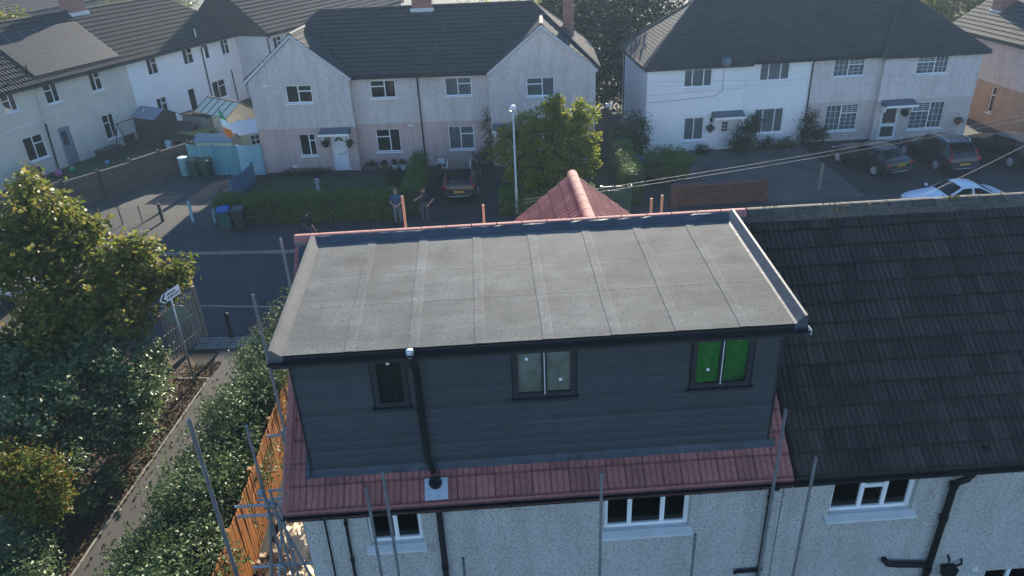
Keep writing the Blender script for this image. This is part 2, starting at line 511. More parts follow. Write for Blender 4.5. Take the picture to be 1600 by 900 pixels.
    def mesh(s, name, mats, smooth=False, fix=True):
        me = bpy.data.meshes.new(name)
        me.from_pydata(s.v, [], s.f)
        for k in (mats if isinstance(mats, (list, tuple)) else [mats]):
            me.materials.append(MATS[k])
        if isinstance(mats, (list, tuple)):
            me.polygons.foreach_set('material_index', s.m)
        if fix:
            bm = bmesh.new(); bm.from_mesh(me)
            bmesh.ops.recalc_face_normals(bm, faces=bm.faces)
            bm.to_mesh(me); bm.free()
        if smooth:
            me.polygons.foreach_set('use_smooth', [True]*len(me.polygons))
        me.update()
        return me
    def build(s, name, mats, parent=None, smooth=False, bevel=0, loc=(0, 0, 0), rot=(0, 0, 0), kind=None, fix=True):
        o = inst(name, s.mesh(name, mats, smooth, fix), parent, loc, rot)
        if bevel:
            b = o.modifiers.new('bevel', 'BEVEL'); b.width = bevel; b.segments = 2; b.limit_method = 'ANGLE'
        if kind: o['kind'] = kind
        return o

def wall_panel(mb, u0, u1, z0, z1, v0, th, holes=()):
    """a wall facing -y at y=v0, thickness th, with rectangular openings (ua,ub,za,zb)"""
    us = sorted(set([u0, u1]+[min(max(h[i], u0), u1) for h in holes for i in (0, 1)]))
    zs = sorted(set([z0, z1]+[min(max(h[i], z0), z1) for h in holes for i in (2, 3)]))
    for i in range(len(us)-1):
        for j in range(len(zs)-1):
            uc, zc = (us[i]+us[i+1])/2, (zs[j]+zs[j+1])/2
            if any(h[0] < uc < h[1] and h[2] < zc < h[3] for h in holes): continue
            a, b, c, d = us[i], us[i+1], zs[j], zs[j+1]
            mb.poly([(a, v0, c), (b, v0, c), (b, v0, d), (a, v0, d)])
            mb.poly([(b, v0+th, c), (a, v0+th, c), (a, v0+th, d), (b, v0+th, d)])
    def side(a, b, c, d):
        mb.poly([a, b, c, d])
    for (a, b, c, d) in holes:
        c = max(c, z0); d = min(d, z1)
        if d <= c: continue
        mb.poly([(a, v0, c), (a, v0, d), (a, v0+th, d), (a, v0+th, c)])
        mb.poly([(b, v0, c), (b, v0+th, c), (b, v0+th, d), (b, v0, d)])
        if c > z0: mb.poly([(a, v0, c), (a, v0+th, c), (b, v0+th, c), (b, v0, c)])
        if d < z1: mb.poly([(a, v0, d), (b, v0, d), (b, v0+th, d), (a, v0+th, d)])
    mb.poly([(u0, v0, z0), (u0, v0, z1), (u0, v0+th, z1), (u0, v0+th, z0)])
    mb.poly([(u1, v0, z0), (u1, v0+th, z0), (u1, v0+th, z1), (u1, v0, z1)])
    mb.poly([(u0, v0, z1), (u1, v0, z1), (u1, v0+th, z1), (u0, v0+th, z1)])

def window(parent, v0, rect, cols, frame='white_upvc', sill=True, curtain=None, bar=0.055, depth=0.07, name='window', lattice=None, sillmat=None):
    """window in a wall facing -y: the frame is the part, panes, sill and curtain its sub-parts.
    cols: list of (width share, [row shares from the bottom])"""
    ua, ub, za, zb = rect
    y0, y1 = v0+depth, v0+depth+0.06
    mb = MB()
    mb.box(ua, ub, y0, y1, za, za+bar); mb.box(ua, ub, y0, y1, zb-bar, zb)
    mb.box(ua, ua+bar, y0, y1, za+bar, zb-bar); mb.box(ub-bar, ub, y0, y1, za+bar, zb-bar)
    tot = sum(c[0] for c in cols)
    x = ua+bar
    inner = ub-ua-2*bar
    panes = []
    for i, (wsh, rows) in enumerate(cols):
        xa = x; xb = x+inner*wsh/tot
        if i: xa += bar/2
        if i < len(cols)-1:
            mb.box(xb-bar/2, xb+bar/2, y0+0.004, y1-0.004, za+bar, zb-bar)
            pb = xb-bar/2
        else: pb = xb
        rt = sum(rows); z = za+bar; hh = zb-za-2*bar
        for j, rr in enumerate(rows):
            zc = z; zd = z+hh*rr/rt
            if j: zc += bar/2
            if j < len(rows)-1:
                mb.box(xa, pb, y0+0.008, y1-0.008, zd-bar/2, zd+bar/2); zt = zd-bar/2
            else: zt = zd
            panes.append((xa, pb, zc, zt))
            z += hh*rr/rt
        x = xb
    if lattice:
        nx, nz = lattice
        for (a, b, c, d) in panes:
            for k in range(1, nx): xx = a+(b-a)*k/nx; mb.box(xx-0.008, xx+0.008, y0+0.016, y0+0.026, c, d)
            for k in range(1, nz): zz = c+(d-c)*k/nz; mb.box(a, b, y0+0.017, y0+0.025, zz-0.008, zz+0.008)
    w = mb.build(name, frame, parent)
    for (a, b, c, d) in panes:
        p = MB().box(a-0.008, b+0.008, y0+0.028, y0+0.034, c-0.008, d+0.008).build('pane', 'glass', w)
    if sill:
        sb = MB()
        sb.prism([(ua-0.08, v0-0.09, za-0.07), (ua-0.08, v0-0.09, za-0.03), (ua-0.08, y1, za-0.002), (ua-0.08, y1, za-0.07)], (ub-ua+0.16, 0, 0))
        sb.build('sill', sillmat or frame, w)
    if curtain:
        cm = MB(); n = max(8, int((ub-ua)*22)); yy = y1+0.10
        pts = [(ua+0.02+(ub-ua-0.04)*i/n, yy+0.025*math.sin(i*1.9)+0.012*math.sin(i*0.7)) for i in range(n+1)]
        if curtain == 'left':
            spans = [(0, int(n*0.62))]
        elif curtain == 'sides':
            spans = [(0, n//4), (n-n//4, n)]
        else:
            spans = [(0, n)]
        for (s0, s1) in spans:
            for i in range(s0, s1):
                (xa, ya), (xb, yb) = pts[i], pts[i+1]
                cm.poly([(xa, ya, za+0.01), (xb, yb, za+0.01), (xb, yb, zb-0.01), (xa, ya, zb-0.01)])
        cm.build('curtain', 'net_curtain', w, smooth=False, fix=False)
    return w
W_LR = [(1, [1]), (1.1, [2, 1])]          # casement left, top light right
W_RL = [(1.35, [2, 1]), (1, [1])]
W_2 = [(1, [1]), (1, [1])]
W_3 = [(1, [1]), (1.5, [1]), (1, [1])]

def set_dirt_shade(me, dv):  # per-vertex darkening: painted shadow at laps and valleys, plus dirt
    at = me.attributes.new('dirt_shade', 'FLOAT', 'POINT')
    at.data.foreach_set('value', dv)
def tile_profile(tw, rolls, h, per=4):
    pts = []
    n = rolls*per
    for i in range(n+1):
        t = i/n
        ph = (t*rolls) % 1.0
        pts.append((t*tw, h*max(0.0, math.sin(math.pi*ph))**0.7 if 0 < ph < 1 else 0.0))
    return pts
def slope_tiles(name, parent, m, o, eu, ev, w, l, tw=0.3, tl=0.34, rolls=2, h=0.022, clips=(), step=0.028, lift=0.01, kind='stuff'):
    """all the tiles of one far roof slope, joined: overlapping courses with rolls, trimmed along hips"""
    o, eu, ev = Vector(o), Vector(eu).normalized(), Vector(ev).normalized()
    n = eu.cross(ev).normalized()
    if n.z < 0: n = -n
    prof = []
    k = int(math.ceil(w/tw))
    tp = tile_profile(tw, rolls, h, 4)
    for i in range(k):
        prof += [(i*tw+a, b) for a, b in tp[:-1]]
    prof.append((k*tw, 0)); prof = [(min(a, w), b) for a, b in prof if a <= w+tw]
    nc = int(math.ceil(l/tl))
    vs, fs, dv = [], [], []
    for j in range(nc):
        v0 = j*tl; v1 = min((j+1)*tl+0.02, l+0.02)
        base = len(vs); c = len(prof)
        jit = rnd.uniform(-0.006, 0.006)
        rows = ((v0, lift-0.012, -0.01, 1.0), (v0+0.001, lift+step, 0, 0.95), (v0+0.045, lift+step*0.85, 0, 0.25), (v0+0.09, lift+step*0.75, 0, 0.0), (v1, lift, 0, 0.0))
        for (vv, dz, db, dirt_shade) in rows:
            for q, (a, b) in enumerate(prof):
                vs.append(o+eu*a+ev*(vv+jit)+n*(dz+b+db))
                dv.append(max(dirt_shade, 0.75 if b < h*0.25 else 0.0))  # valleys between rolls painted dark like shade
        for i in range(c-1):
            for rr in range(4):
                fs.append((base+rr*c+i, base+rr*c+i+1, base+(rr+1)*c+i+1, base+(rr+1)*c+i))
    me = bpy.data.meshes.new(name)
    me.from_pydata(vs, [], fs)
    me.materials.append(MATS[m])
    set_dirt_shade(me, dv)
    if clips:
        bm = bmesh.new(); bm.from_mesh(me)
        for p, nn in clips:
            g = bm.verts[:]+bm.edges[:]+bm.faces[:]
            bmesh.ops.bisect_plane(bm, geom=g, dist=1e-5, plane_co=Vector(p), plane_no=Vector(nn), clear_outer=True)
        bm.to_mesh(me); bm.free()
    ob = inst(name, me, parent)
    if kind: ob['kind'] = kind
    return ob
def ridge_line(parent, m, p, q, r=0.11, seg=0.42, name='ridge_tile', far=True, drop=0.03):
    """half-round ridge or hip tiles along p-q"""
    p, q = Vector(p), Vector(q)
    d = q-p; L = d.length; d.normalize()
    k = max(1, int(round(L/seg)))
    side = d.cross(Vector((0, 0, 1))).normalized(); up = side.cross(d).normalized()
    mb = MB()
    for i in range(k):
        a = p+d*(L*i/k+0.004); b = p+d*(L*(i+1)/k-0.004)
        one = MB() if not far else mb
        vs = []
        for c, rr in ((a, r), (b, r*0.97)):
            for t in range(9):
                th = math.pi*t/8
                vs.append(c+side*math.cos(th)*rr+up*(math.sin(th)*rr*0.85-drop))
        fs = [(t, t+1, 9+t+1, 9+t) for t in range(8)]+[tuple(range(8, -1, -1)), tuple(range(9, 18))]
        one.add(vs, fs)
        if not far:
            one.build(name, m, parent, smooth=False)
    if far:
        return mb.build(name, m, parent, kind='stuff' if k > 1 else None)

def leaf_mesh(name, C, size, m, parent, seed=0, up=0.5, aspect=0.6, out=None, kind=None):
    """C: (n,3) leaf positions; each leaf a folded four-corner blade of its own"""
    rs = np.random.RandomState(seed)
    n = len(C)
    d = rs.normal(size=(n, 3)); d[:, 2] *= 0.6
    d /= np.linalg.norm(d, axis=1)[:, None]
    nr = rs.normal(size=(n, 3)); nr[:, 2] = np.abs(nr[:, 2])+up
    if out is not None: nr += out*0.8
    s = np.cross(d, nr); s /= np.linalg.norm(s, axis=1)[:, None]+1e-9
    nn = np.cross(s, d)
    L = (size*(0.6+0.8*rs.rand(n)))[:, None]
    Wd = L*aspect*0.5
    P0 = C - d*L*0.5
    P2 = C + d*L*0.5 - nn*L*0.12
    P1 = C + s*Wd + nn*L*0.10
    P3 = C - s*Wd + nn*L*0.10
    V = np.stack([P0, P1, P2, P3], 1).reshape(-1, 3)
    base = np.arange(n)*4
    F = np.stack([base, base+1, base+2, base, base+2, base+3], 1).reshape(-1)
    me = bpy.data.meshes.new(name)
    me.vertices.add(4*n); me.vertices.foreach_set('co', V.astype(np.float32).ravel())
    me.loops.add(6*n); me.loops.foreach_set('vertex_index', F.astype(np.int32))
    me.polygons.add(2*n)
    me.polygons.foreach_set('loop_start', (np.arange(2*n)*3).astype(np.int32))
    me.polygons.foreach_set('loop_total', np.full(2*n, 3, np.int32))
    me.materials.append(MATS[m])
    me.update(calc_edges=True)
    o = inst(name, me, parent)
    if kind: o['kind'] = kind
    return o
def crown_points(blobs, clusters, per, spread, seed=0, inner=0.45, flat=1.0):
    """clusters of leaves spread through the volume of several ellipsoids, denser near the skin"""
    rs = np.random.RandomState(seed)
    vol = np.array([b[1][0]*b[1][1]*b[1][2] for b in blobs])**0.67
    pick = rs.choice(len(blobs), clusters, p=vol/vol.sum())
    c = np.array([blobs[i][0] for i in pick], float); r = np.array([blobs[i][1] for i in pick], float)
    d = rs.normal(size=(clusters, 3)); d /= np.linalg.norm(d, axis=1)[:, None]
    rad = inner+(1-inner)*rs.rand(clusters)**0.6
    lump = 1+0.16*np.sin(d[:, 0]*5+seed)*np.cos(d[:, 1]*6+seed*2)+0.10*rs.normal(size=clusters)
    cc = c+d*r*(rad*lump)[:, None]
    P = np.repeat(cc, per, 0)+rs.normal(size=(clusters*per, 3))*spread*np.array([1, 1, 0.75*flat])
    return P, np.repeat(d, per, 0)
# ------------------------------------------------------------------ the house with the dormer
SL = 0.8485
AR = math.atan(SL)
CA, SA = math.cos(AR), math.sin(AR)
ZE = 4.95
YR = 3.63
def zr(y): return ZE+SL*y
def tile_mesh(name, m, tw, tl, rolls, h, th=0.03, per=4, power=0.7):
    pts = []
    n = rolls*per
    for i in range(n+1):
        ph = (i/n*rolls) % 1.0
        pts.append((i/n*tw, h*max(0.0, math.sin(math.pi*ph))**power if 0.001 < ph < 0.999 else 0.0))
    mb = MB(); c = len(pts)
    rows = ((0.0, -0.012, 1.0), (0.002, th, 0.95), (0.022, th*0.95, 0.75), (0.05, th*0.85, 0.0), (tl+0.03, 0.0, 0.0))  # lower edge painted dark: lap shadow together with dirt
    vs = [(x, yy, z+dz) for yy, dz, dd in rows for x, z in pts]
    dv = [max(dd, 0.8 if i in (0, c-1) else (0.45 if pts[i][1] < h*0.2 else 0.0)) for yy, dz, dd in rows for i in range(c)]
    fs = []
    for i in range(c-1):
        for r in range(4): fs.append((r*c+i, r*c+i+1, (r+1)*c+i+1, (r+1)*c+i))
    mb.add(vs, fs)
    me = mb.mesh(name, m, fix=False)
    set_dirt_shade(me, dv)
    return me
def put_tile(name, me, parent, o, eu, ev, roll=0.0):
    eu, ev = Vector(eu).normalized(), Vector(ev).normalized()
    n = eu.cross(ev)
    mtx = Matrix((eu, ev, n)).transposed().to_4x4()
    mtx = mtx @ Matrix.Rotation(roll, 4, 'Y')
    mtx.translation = Vector(o)
    ob = bpy.data.objects.new(name, me)
    COL.objects.link(ob)
    ob.parent = parent
    ob.matrix_local = mtx
    return ob

H = thing('house', 'white pebbledash house with red tiled roof and wide dark grey flat-roofed dormer', 'house')
WIN_A = (1.19, 2.09, 3.74, 4.62)
WIN_B = (5.17, 6.64, 3.68, 4.60)
mb = MB()
wall_panel(mb, 0.15, 8.2, 0.0, 4.88, 0.30, 0.25, [WIN_A, WIN_B])
mb.prism([(0.15, 0.552, 0), (0.15, 7.0, 0), (0.15, 7.0, 4.6), (0.15, 3.63, 7.75), (0.15, 0.552, 4.95)], (0.25, 0, 0))
mb.box(0.402, 8.2, 6.75, 7.0, 0, 4.7)
mb.build('wall', 'main_pebbledash', H)
# roof: red slab under the tiles, both slopes
mb = MB()
mb.prism([(0.02, -0.02, ZE-0.06), (0.02, YR, zr(YR)-0.04), (0.02, 7.4, ZE-0.10), (0.02, 7.4, ZE-0.22), (0.02, YR, zr(YR)-0.20), (0.02, -0.02, ZE-0.20)], (8.17, 0, 0))
RF = mb.build('roof', 'red_tile', H)
TL = (YR/CA)/13
red = tile_mesh('tile', 'red_tile', 0.297, TL, 3, 0.016, 0.022, per=5, power=0.35)
for j in range(13):
    y = j*TL*CA
    for i in range(27):
        x = 0.05+i*0.3015
        if j < 2 or i < 2 or i > 24:
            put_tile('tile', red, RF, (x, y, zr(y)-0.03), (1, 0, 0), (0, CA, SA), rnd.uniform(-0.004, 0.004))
# verge caps down the left edge
for j in range(13):
    y0, y1 = j*TL*CA, (j+1)*TL*CA
    mb = MB()
    vs = []
    for y, g in ((y0, 0.035), (y1+0.02, 0.010)):
        for (dx, dz) in ((-0.045, -0.16), (-0.045, 0.0), (-0.025, 0.022), (0.06, 0.024), (0.085, 0.0)):
            vs.append((dx+0.02, y, zr(y)+dz+g-0.012))
    mb.add(vs, [(k, k+1, 6+k, 5+k) for k in range(4)]+[(4, 3, 2, 1, 0)])
    mb.build('verge_tile', 'red_tile', RF)
# ridge tiles with light mortar gaps
for i in range(18):
    a, b = -0.03+i*0.463, -0.03+(i+1)*0.463-0.018
    mb = MB(); vs = []
    for x in (a, b):
        for t in range(11):
            th = math.pi*t/10
            vs.append((x, YR+0.02-0.135*math.cos(th), 8.015+0.125*math.sin(th)))
    mb.add(vs, [(t, t+1, 12+t, 11+t) for t in range(10)]+[tuple(range(10, -1, -1)), tuple(range(11, 22))])
    mb.build('ridge_tile', 'red_ridge', RF)
mb = MB()
mb.prism([(-0.02, YR-0.12, 7.93), (-0.02, YR-0.118, 8.03), (-0.02, YR+0.02, 8.115), (-0.02, YR+0.14, 8.03), (-0.02, YR+0.14, 7.93)], (8.30, 0, 0))
mb.build('ridge_mortar', 'kerb_concrete', RF)
# front gable seen over the ridge
GX, GA, GS = 5.62, 7.50, 0.80
ga = math.atan(GS)
mb = MB()
mb.prism([(GX-2.3, 8.1, GA-2.3*GS-0.05), (GX, 8.1, GA-0.05), (GX+2.3, 8.1, GA-2.3*GS-0.05), (GX+2.3, 8.1, GA-2.3*GS-0.2), (GX, 8.1, GA-0.2), (GX-2.3, 8.1, GA-2.3*GS-0.2)], (0, -4.3, 0))
FG = mb.build('front_gable_roof', 'red_tile', H)
MB().prism([(GX-2.0, 7.0, 0), (GX+2.0, 7.0, 0), (GX+2.0, 7.0, GA-2.0*GS-0.2), (GX, 7.0, GA-0.25), (GX-2.0, 7.0, GA-2.0*GS-0.2)], (0, 0.8, 0)).build('front_gable_wall', 'main_pebbledash', H)
ft = tile_mesh('tile', 'red_tile', 0.352, 0.34, 2, 0.042, 0.03, per=6, power=1.0)
for sgn in (-1, 1):
    ev = Vector((-sgn*math.cos(ga), 0, math.sin(ga)))
    eu = Vector((0, sgn*1.0, 0))
    for j in range(7):
        d = 2.44-j*0.34
        for i in range(11):
            y = 4.2+0.355*i if sgn > 0 else 4.2+0.355*(i+1)
            put_tile('tile', ft, FG, (GX+sgn*d*math.cos(ga), y, GA-d*math.sin(ga)-0.03), eu, ev)
ridge_line(FG, 'red_ridge', (GX, 4.25, GA+0.0), (GX, 8.12, GA+0.0), 0.13, 0.43, far=False)

# eaves, gutter, downpipes
mb = MB(); mb.box(0.0, 8.2, 0.022, 0.05, 4.68, 4.93)
mb.box(0.0, 8.2, 0.052, 0.298, 4.68, 4.70)
mb.build('fascia', 'black_plastic', H)
def gutter(parent, x0, x1, y, z, r=0.075, name='gutter', slope=0.0):
    mb = MB(); vs = []
    for x, dz in ((x0, 0), (x1, slope)):
        for t in range(9):
            th = math.pi+math.pi*t/8
            vs.append((x, y+r*math.cos(th), z+dz+r*math.sin(th)))
        for t in range(9):
            th = 2*math.pi-math.pi*t/8
            vs.append((x, y+(r-0.008)*math.cos(th), z+dz+(r-0.008)*math.sin(th)))
    n = 18
    mb.add(vs, [(k, (k+1) % n, n+(k+1) % n, n+k) for k in range(n)]+[tuple(range(n-1, -1, -1)), tuple(range(n, 2*n))])
    return mb.build(name, 'black_plastic', parent)
g = gutter(H, -0.02, 8.19, -0.055, 4.895)
for x in np.arange(0.6, 8.0, 1.0):
    MB().box(x-0.02, x+0.02, -0.148, -0.131, 4.84, 4.915).build('bracket', 'black_plastic', g)
def downpipe(parent, pts, r=0.036, name='downpipe', clips=()):
    o = MB().path(pts, r, 10).build(name, 'black_plastic', parent, smooth=True)
    for z in clips:
        MB().tube((clips[z][0], clips[z][1], z-0.03), (clips[z][0], clips[z][1], z+0.03), r+0.012, 10).build('collar', 'black_plastic', o)
    return o
MB().path([(0.52, 0.262, 4.70), (0.47, 0.262, 0.1)], 0.016, 6).build('cable_pipe', 'black_plastic', H)
downpipe(H, [(0.86, 0.255, 4.70), (0.80, 0.255, 0.1)], 0.024, clips={4.35: (0.855, 0.255), 3.5: (0.845, 0.255)})
downpipe(H, [(2.41, 0.235, 4.74), (2.40, 0.235, 0.1)], 0.052, 'soil_pipe', clips={3.2: (2.405, 0.235)})
downpipe(H, [(7.93, -0.045, 4.86), (7.93, -0.04, 4.74), (7.95, 0.225, 4.50), (7.97, 0.235, 4.3), (7.98, 0.235, 0.1)], 0.036, clips={4.28: (7.97, 0.235), 2.6: (7.98, 0.235)})
# side branch pipe and rust stain
MB().path([(7.95, 0.235, 2.55), (7.55, 0.235, 2.56), (7.52, 0.20, 2.57)], 0.032, 8).build('waste_pipe', 'black_plastic', H, smooth=True)
def sill_board(w, a, b, rect, v0):
    za = rect[2]
    mb = MB()
    mb.prism([(a, v0-0.11, za-0.09), (a, v0-0.11, za-0.045), (a, v0-0.002, za+0.006), (a, v0-0.002, za-0.09)], (b-a, 0, 0))
    mb.box(rect[0]+0.002, rect[1]-0.002, v0+0.001, v0+0.10, za+0.002, za+0.014)
    return mb.build('sill', 'dirty_white', w)
# windows in the rear wall
w = window(H, 0.30, WIN_A, W_2, bar=0.07, depth=0.10, sill=False)
sill_board(w, 1.12, 2.14, WIN_A, 0.30)
w = window(H, 0.30, WIN_B, W_3, bar=0.075, depth=0.10, sill=False)
sill_board(w, 5.11, 6.70, WIN_B, 0.30)
mb = MB(); mb.box(0.6, 8.1, 1.9, 1.95, 2.6, 4.7); mb.box(0.42, 8.1, 0.56, 1.9, 2.55, 2.6)
mb.build('room', 'interior', H)

# ---- dormer
DX0, DX1, DY = 0.45, 7.85, 0.47
WD = [(1.62, 2.14, 6.53, 7.50), (3.75, 4.70, 6.53, 7.50), (6.49, 7.43, 6.50, 7.48)]
mb = MB()
wall_panel(mb, DX0, DX1, 5.26, 7.62, DY, 0.14, WD)
mb.box(DX0, DX0+0.1, DY+0.142, 3.5, 5.2, 7.62)
mb.box(DX1-0.1, DX1, DY+0.142, 3.5, 5.2, 7.62)
DW = mb.build('dormer_wall', 'cladding', H)
z = 5.36
row = 0
while z < 7.60:
    zt = min(z+0.172, 7.62)
    spans = [(DX0-0.002, DX1+0.002)]
    for (a, b, c, d) in WD:
        if z < d and zt > c:
            new = []
            for (s, e) in spans:
                if a-0.03 > s: new.append((s, min(e, a-0.03)))
                if b+0.03 < e: new.append((max(s, b+0.03), e))
            spans = new
    for (s, e) in spans:
        cut = [s, e]
        if e-s > 5: cut = [s, 3.9+0.7*((row*37) % 5)/5, e]
        for k in range(len(cut)-1):
            a, b = cut[k], cut[k+1]-(0.004 if k < len(cut)-2 else 0)
            MB().prism([(a, 0.4695, z), (a, 0.454, z), (a, 0.440, z+0.010), (a, 0.440, zt-0.030), (a, 0.460, zt-0.004), (a, 0.4695, zt-0.004)], (b-a, 0, 0)).build('cladding_board', 'cladding', DW)
    z += 0.1735; row += 1
for x in (DX0-0.028, DX1+0.003):
    MB().box(x, x+0.025, 0.425, 0.53, 5.30, 7.62).build('corner_trim', 'anthracite', DW)
    # side boards of the cheek
for k in range(13):
    zz = 5.36+0.1735*k
    y1 = 3.3
    y0 = 0.54
    MB().prism([(DX0-0.001, y0, zz), (DX0-0.028, y0, zz), (DX0-0.022, y0, zz+0.155), (DX0-0.008, y0, zz+0.168), (DX0-0.001, y0, zz+0.168)], (0, y1-y0, 0)).build('cladding_board', 'cladding', DW)
for i, (rect, cols, back) in enumerate(((WD[0], [(1, [1])], 'dark_board'), (WD[1], W_2, 'cream_board'), (WD[2], W_2, 'green_film'))):
    a, b, c, d = rect
    w = window(H, DY-0.05, rect, cols, 'anthracite', sill=False, bar=0.075, depth=0.0, name='dormer_window')
    MB().box(a-0.05, b+0.05, 0.37, 0.47, c-0.05, c-0.005).build('sill', 'anthracite', w)
    bb = MB()
    nx, nz = 16, 14
    amp = 0.022 if back == 'green_film' else 0.006
    grid = [[(a+0.02+(b-a-0.04)*p/nx, 0.474+amp*0.5*math.sin(p*1.7+q*0.4)+rnd.uniform(-amp, amp)*0.5, c+0.01+(d-c-0.02)*q/nz) for p in range(nx+1)] for q in range(nz+1)]
    bb.add([v for r in grid for v in r], [(q*(nx+1)+p, q*(nx+1)+p+1, (q+1)*(nx+1)+p+1, (q+1)*(nx+1)+p) for q in range(nz) for p in range(nx)])
    bb.build('film' if back == 'green_film' else 'board', back, w, fix=False)
    if i:
        xm = (a+b)/2
        MB().box(xm-0.006, xm+0.006, 0.416, 0.4195, c+0.05, d).build('gasket', 'white_upvc', w)
    for (sx, sz) in ([(0.5, 0.80)] if i == 0 else [(0.22, 0.72), (0.76, 0.30)] if i == 1 else [(0.28, 0.33), (0.74, 0.86)]):
        x, zz = a+(b-a)*sx, c+(d-c)*sz
        ry = rnd.uniform(-0.3, 0.3)
        MB().box(-0.025, 0.025, 0, 0.002, -0.025, 0.025).build('sticker', 'sticker', w, loc=(x, 0.442, zz), rot=(0, ry, 0))
# lead apron along the foot of the dormer and up its left cheek
def lead_strip(x0, x1, parent, n=90):
    mb = MB(); rows = []
    for i in range(n+1):
        x = x0+(x1-x0)*i/n
        w1 = 0.010*math.sin(i*1.3)+rnd.uniform(-0.007, 0.007)
        w2 = rnd.uniform(-0.012, 0.012)
        r = [(x, 0.355+w2*0.5, zr(0.355)+0.022), (x, 0.40, zr(0.40)+0.035+w1), (x, 0.425+w1*0.4, zr(0.43)+0.05+abs(w1)), (x, 0.428+w2*0.3, 5.375+w1*0.6), (x, 0.430, 5.392+w2*0.8)]
        rows.append(r)
    m = 5
    vs = [p for r in rows for p in r]
    fs = [(i*m+k, (i+1)*m+k, (i+1)*m+k+1, i*m+k+1) for i in range(n) for k in range(m-1)]
    mb.add(vs, fs)
    return mb.build('lead_flashing', 'lead_and_kerb_shade', parent, smooth=False)
lead_strip(0.34, 7.97, H)
mb = MB(); vs = []
for i in range(21):
    y = 0.34+2.9*i/20
    jx = rnd.uniform(-0.01, 0.01)
    vs += [(0.33+jx, y, zr(y)+0.025), (0.40, y, zr(y)+0.04), (0.421, y, zr(y)+0.06), (0.421, y, zr(y)+0.16)]
mb.add(vs, [(i*4+k, i*4+4+k, i*4+5+k, i*4+1+k) for i in range(20) for k in range(3)])
mb.build('lead_flashing', 'lead_and_kerb_shade', H)

# ---- flat roof
FZ0, FZ1, FY0, FY1 = 7.738, 8.045, 0.15, 3.50
def fz(y): return FZ0+(FZ1-FZ0)*(y-FY0)/(FY1-FY0)
mb = MB()
mb.prism([(0.29, 0.215, FZ0-0.16), (0.29, 0.215, FZ0-0.008), (0.29, FY1+0.05, FZ1-0.012), (0.29, FY1+0.05, FZ1-0.16)], (7.74, 0, 0))
FR = mb.build('flat_roof', 'felt_trim', H)
XS = [0.36, 1.335, 2.255, 3.215, 4.20, 5.185, 6.115, 7.075, 7.93]
ys = [FY0, 0.6, 1.0, 1.32, 1.345, 1.37, 1.9, 2.25, 2.275, 2.30, 2.9, FY1]
for i in range(8):
    a, b = XS[i], XS[i+1]+0.01
    cols = [(a, -0.012), (a+0.002, 0.008 if i else 0.0), (a+0.12, 0.006 if i else 0.0), (a+0.16, 0.001), ((a+b)/2, 0.0), (b, 0.0)]
    mb = MB(); vs = []
    for y in ys:
        rid = 0.0015 if y in (1.345, 2.275) else 0.0
        wob = rnd.uniform(-0.006, 0.006)
        for k, (x, dz) in enumerate(cols):
            vs.append((x+(wob if k in (0, 1) and i else 0), y, fz(y)+dz+rid+0.002*math.sin(x*7+y*5)))
    m = len(cols)
    for k in range(m-1):
        mb.cur = 1 if (k in (1, 2) and i) else 0
        if k == 0: mb.add(vs, [(j*m, j*m+1, (j+1)*m+1, (j+1)*m) for j in range(len(ys)-1)])
        else:
            for j in range(len(ys)-1):
                mb.f.append((j*m+k, j*m+k+1, (j+1)*m+k+1, (j+1)*m+k)); mb.m.append(mb.cur)
    mb.build('felt_strip', ['roof_felt', 'felt_lap'], FR, fix=False)
def kerb_profile(prof, name, m):
    mb = MB(); n = len(prof)
    vs = [(x, FY0-0.015, fz(FY0)+dz) for x, dz in prof]+[(x, FY1+0.06, fz(FY1)+dz) for x, dz in prof]
    mb.add(vs, [(k, (k+1) % n, n+(k+1) % n, n+k) for k in range(n)]+[tuple(range(n-1, -1, -1)), tuple(range(n, 2*n))])
    return mb.build(name, m, FR)
kerb_profile([(0.265, -0.17), (0.265, 0.075), (0.285, 0.105), (0.335, 0.100), (0.43, 0.018), (0.47, 0.004), (0.47, -0.17)], 'roof_kerb', 'felt_trim')
kerb_profile([(7.86, -0.17), (7.86, 0.004), (7.90, 0.020), (8.00, 0.135), (8.035, 0.14), (8.05, 0.12), (8.05, -0.17)], 'roof_kerb', 'lead_and_kerb_shade')  # same felt trim as the left kerb; dark colour stands in for shade
mb = MB(); vs = []
n = 60
for i in range(n+1):
    x = 0.30+7.78*i/n
    w = rnd.uniform(-0.006, 0.006)
    vs += [(x, 3.40+w, fz(3.40)+0.012), (x, 3.47, fz(3.47)+0.03+w*0.5), (x, 3.53, 8.12+w), (x, 3.56, 8.13)]
mb.add(vs, [(i*4+k, i*4+4+k, i*4+5+k, i*4+1+k) for i in range(n) for k in range(3)])
mb.build('lead_flashing', 'lead_and_kerb_shade', FR)
mb = MB(); mb.prism([(0.055, 2.55, zr(2.55)+0.035), (0.27, 2.55, zr(2.55)+0.035), (0.27, 3.5, zr(3.5)+0.035), (0.055, 3.5, zr(3.5)+0.035)], (0, 0, 0.012))
mb.prism([(8.05, 2.9, zr(2.9)+0.035), (8.16, 2.9, zr(2.9)+0.035), (8.22, 3.5, zr(3.5)+0.035), (8.05, 3.5, zr(3.5)+0.035)], (0, 0, 0.012))
mb.build('lead_flashing', 'lead_and_kerb_shade', FR)
MB().box(0.27, 8.05, 0.165, 0.20, 7.50, 7.70).build('dormer_fascia', 'anthracite', H)
MB().box(0.28, 8.04, 0.202, 0.468, 7.53, 7.55).build('dormer_soffit', 'anthracite', H)
gd = gutter(H, 0.25, 8.07, 0.093, 7.675, 0.068, 'dormer_gutter')
MB().box(8.07, 8.075, 0.02, 0.155, 7.60, 7.69).build('end_cap', 'white_upvc', gd)
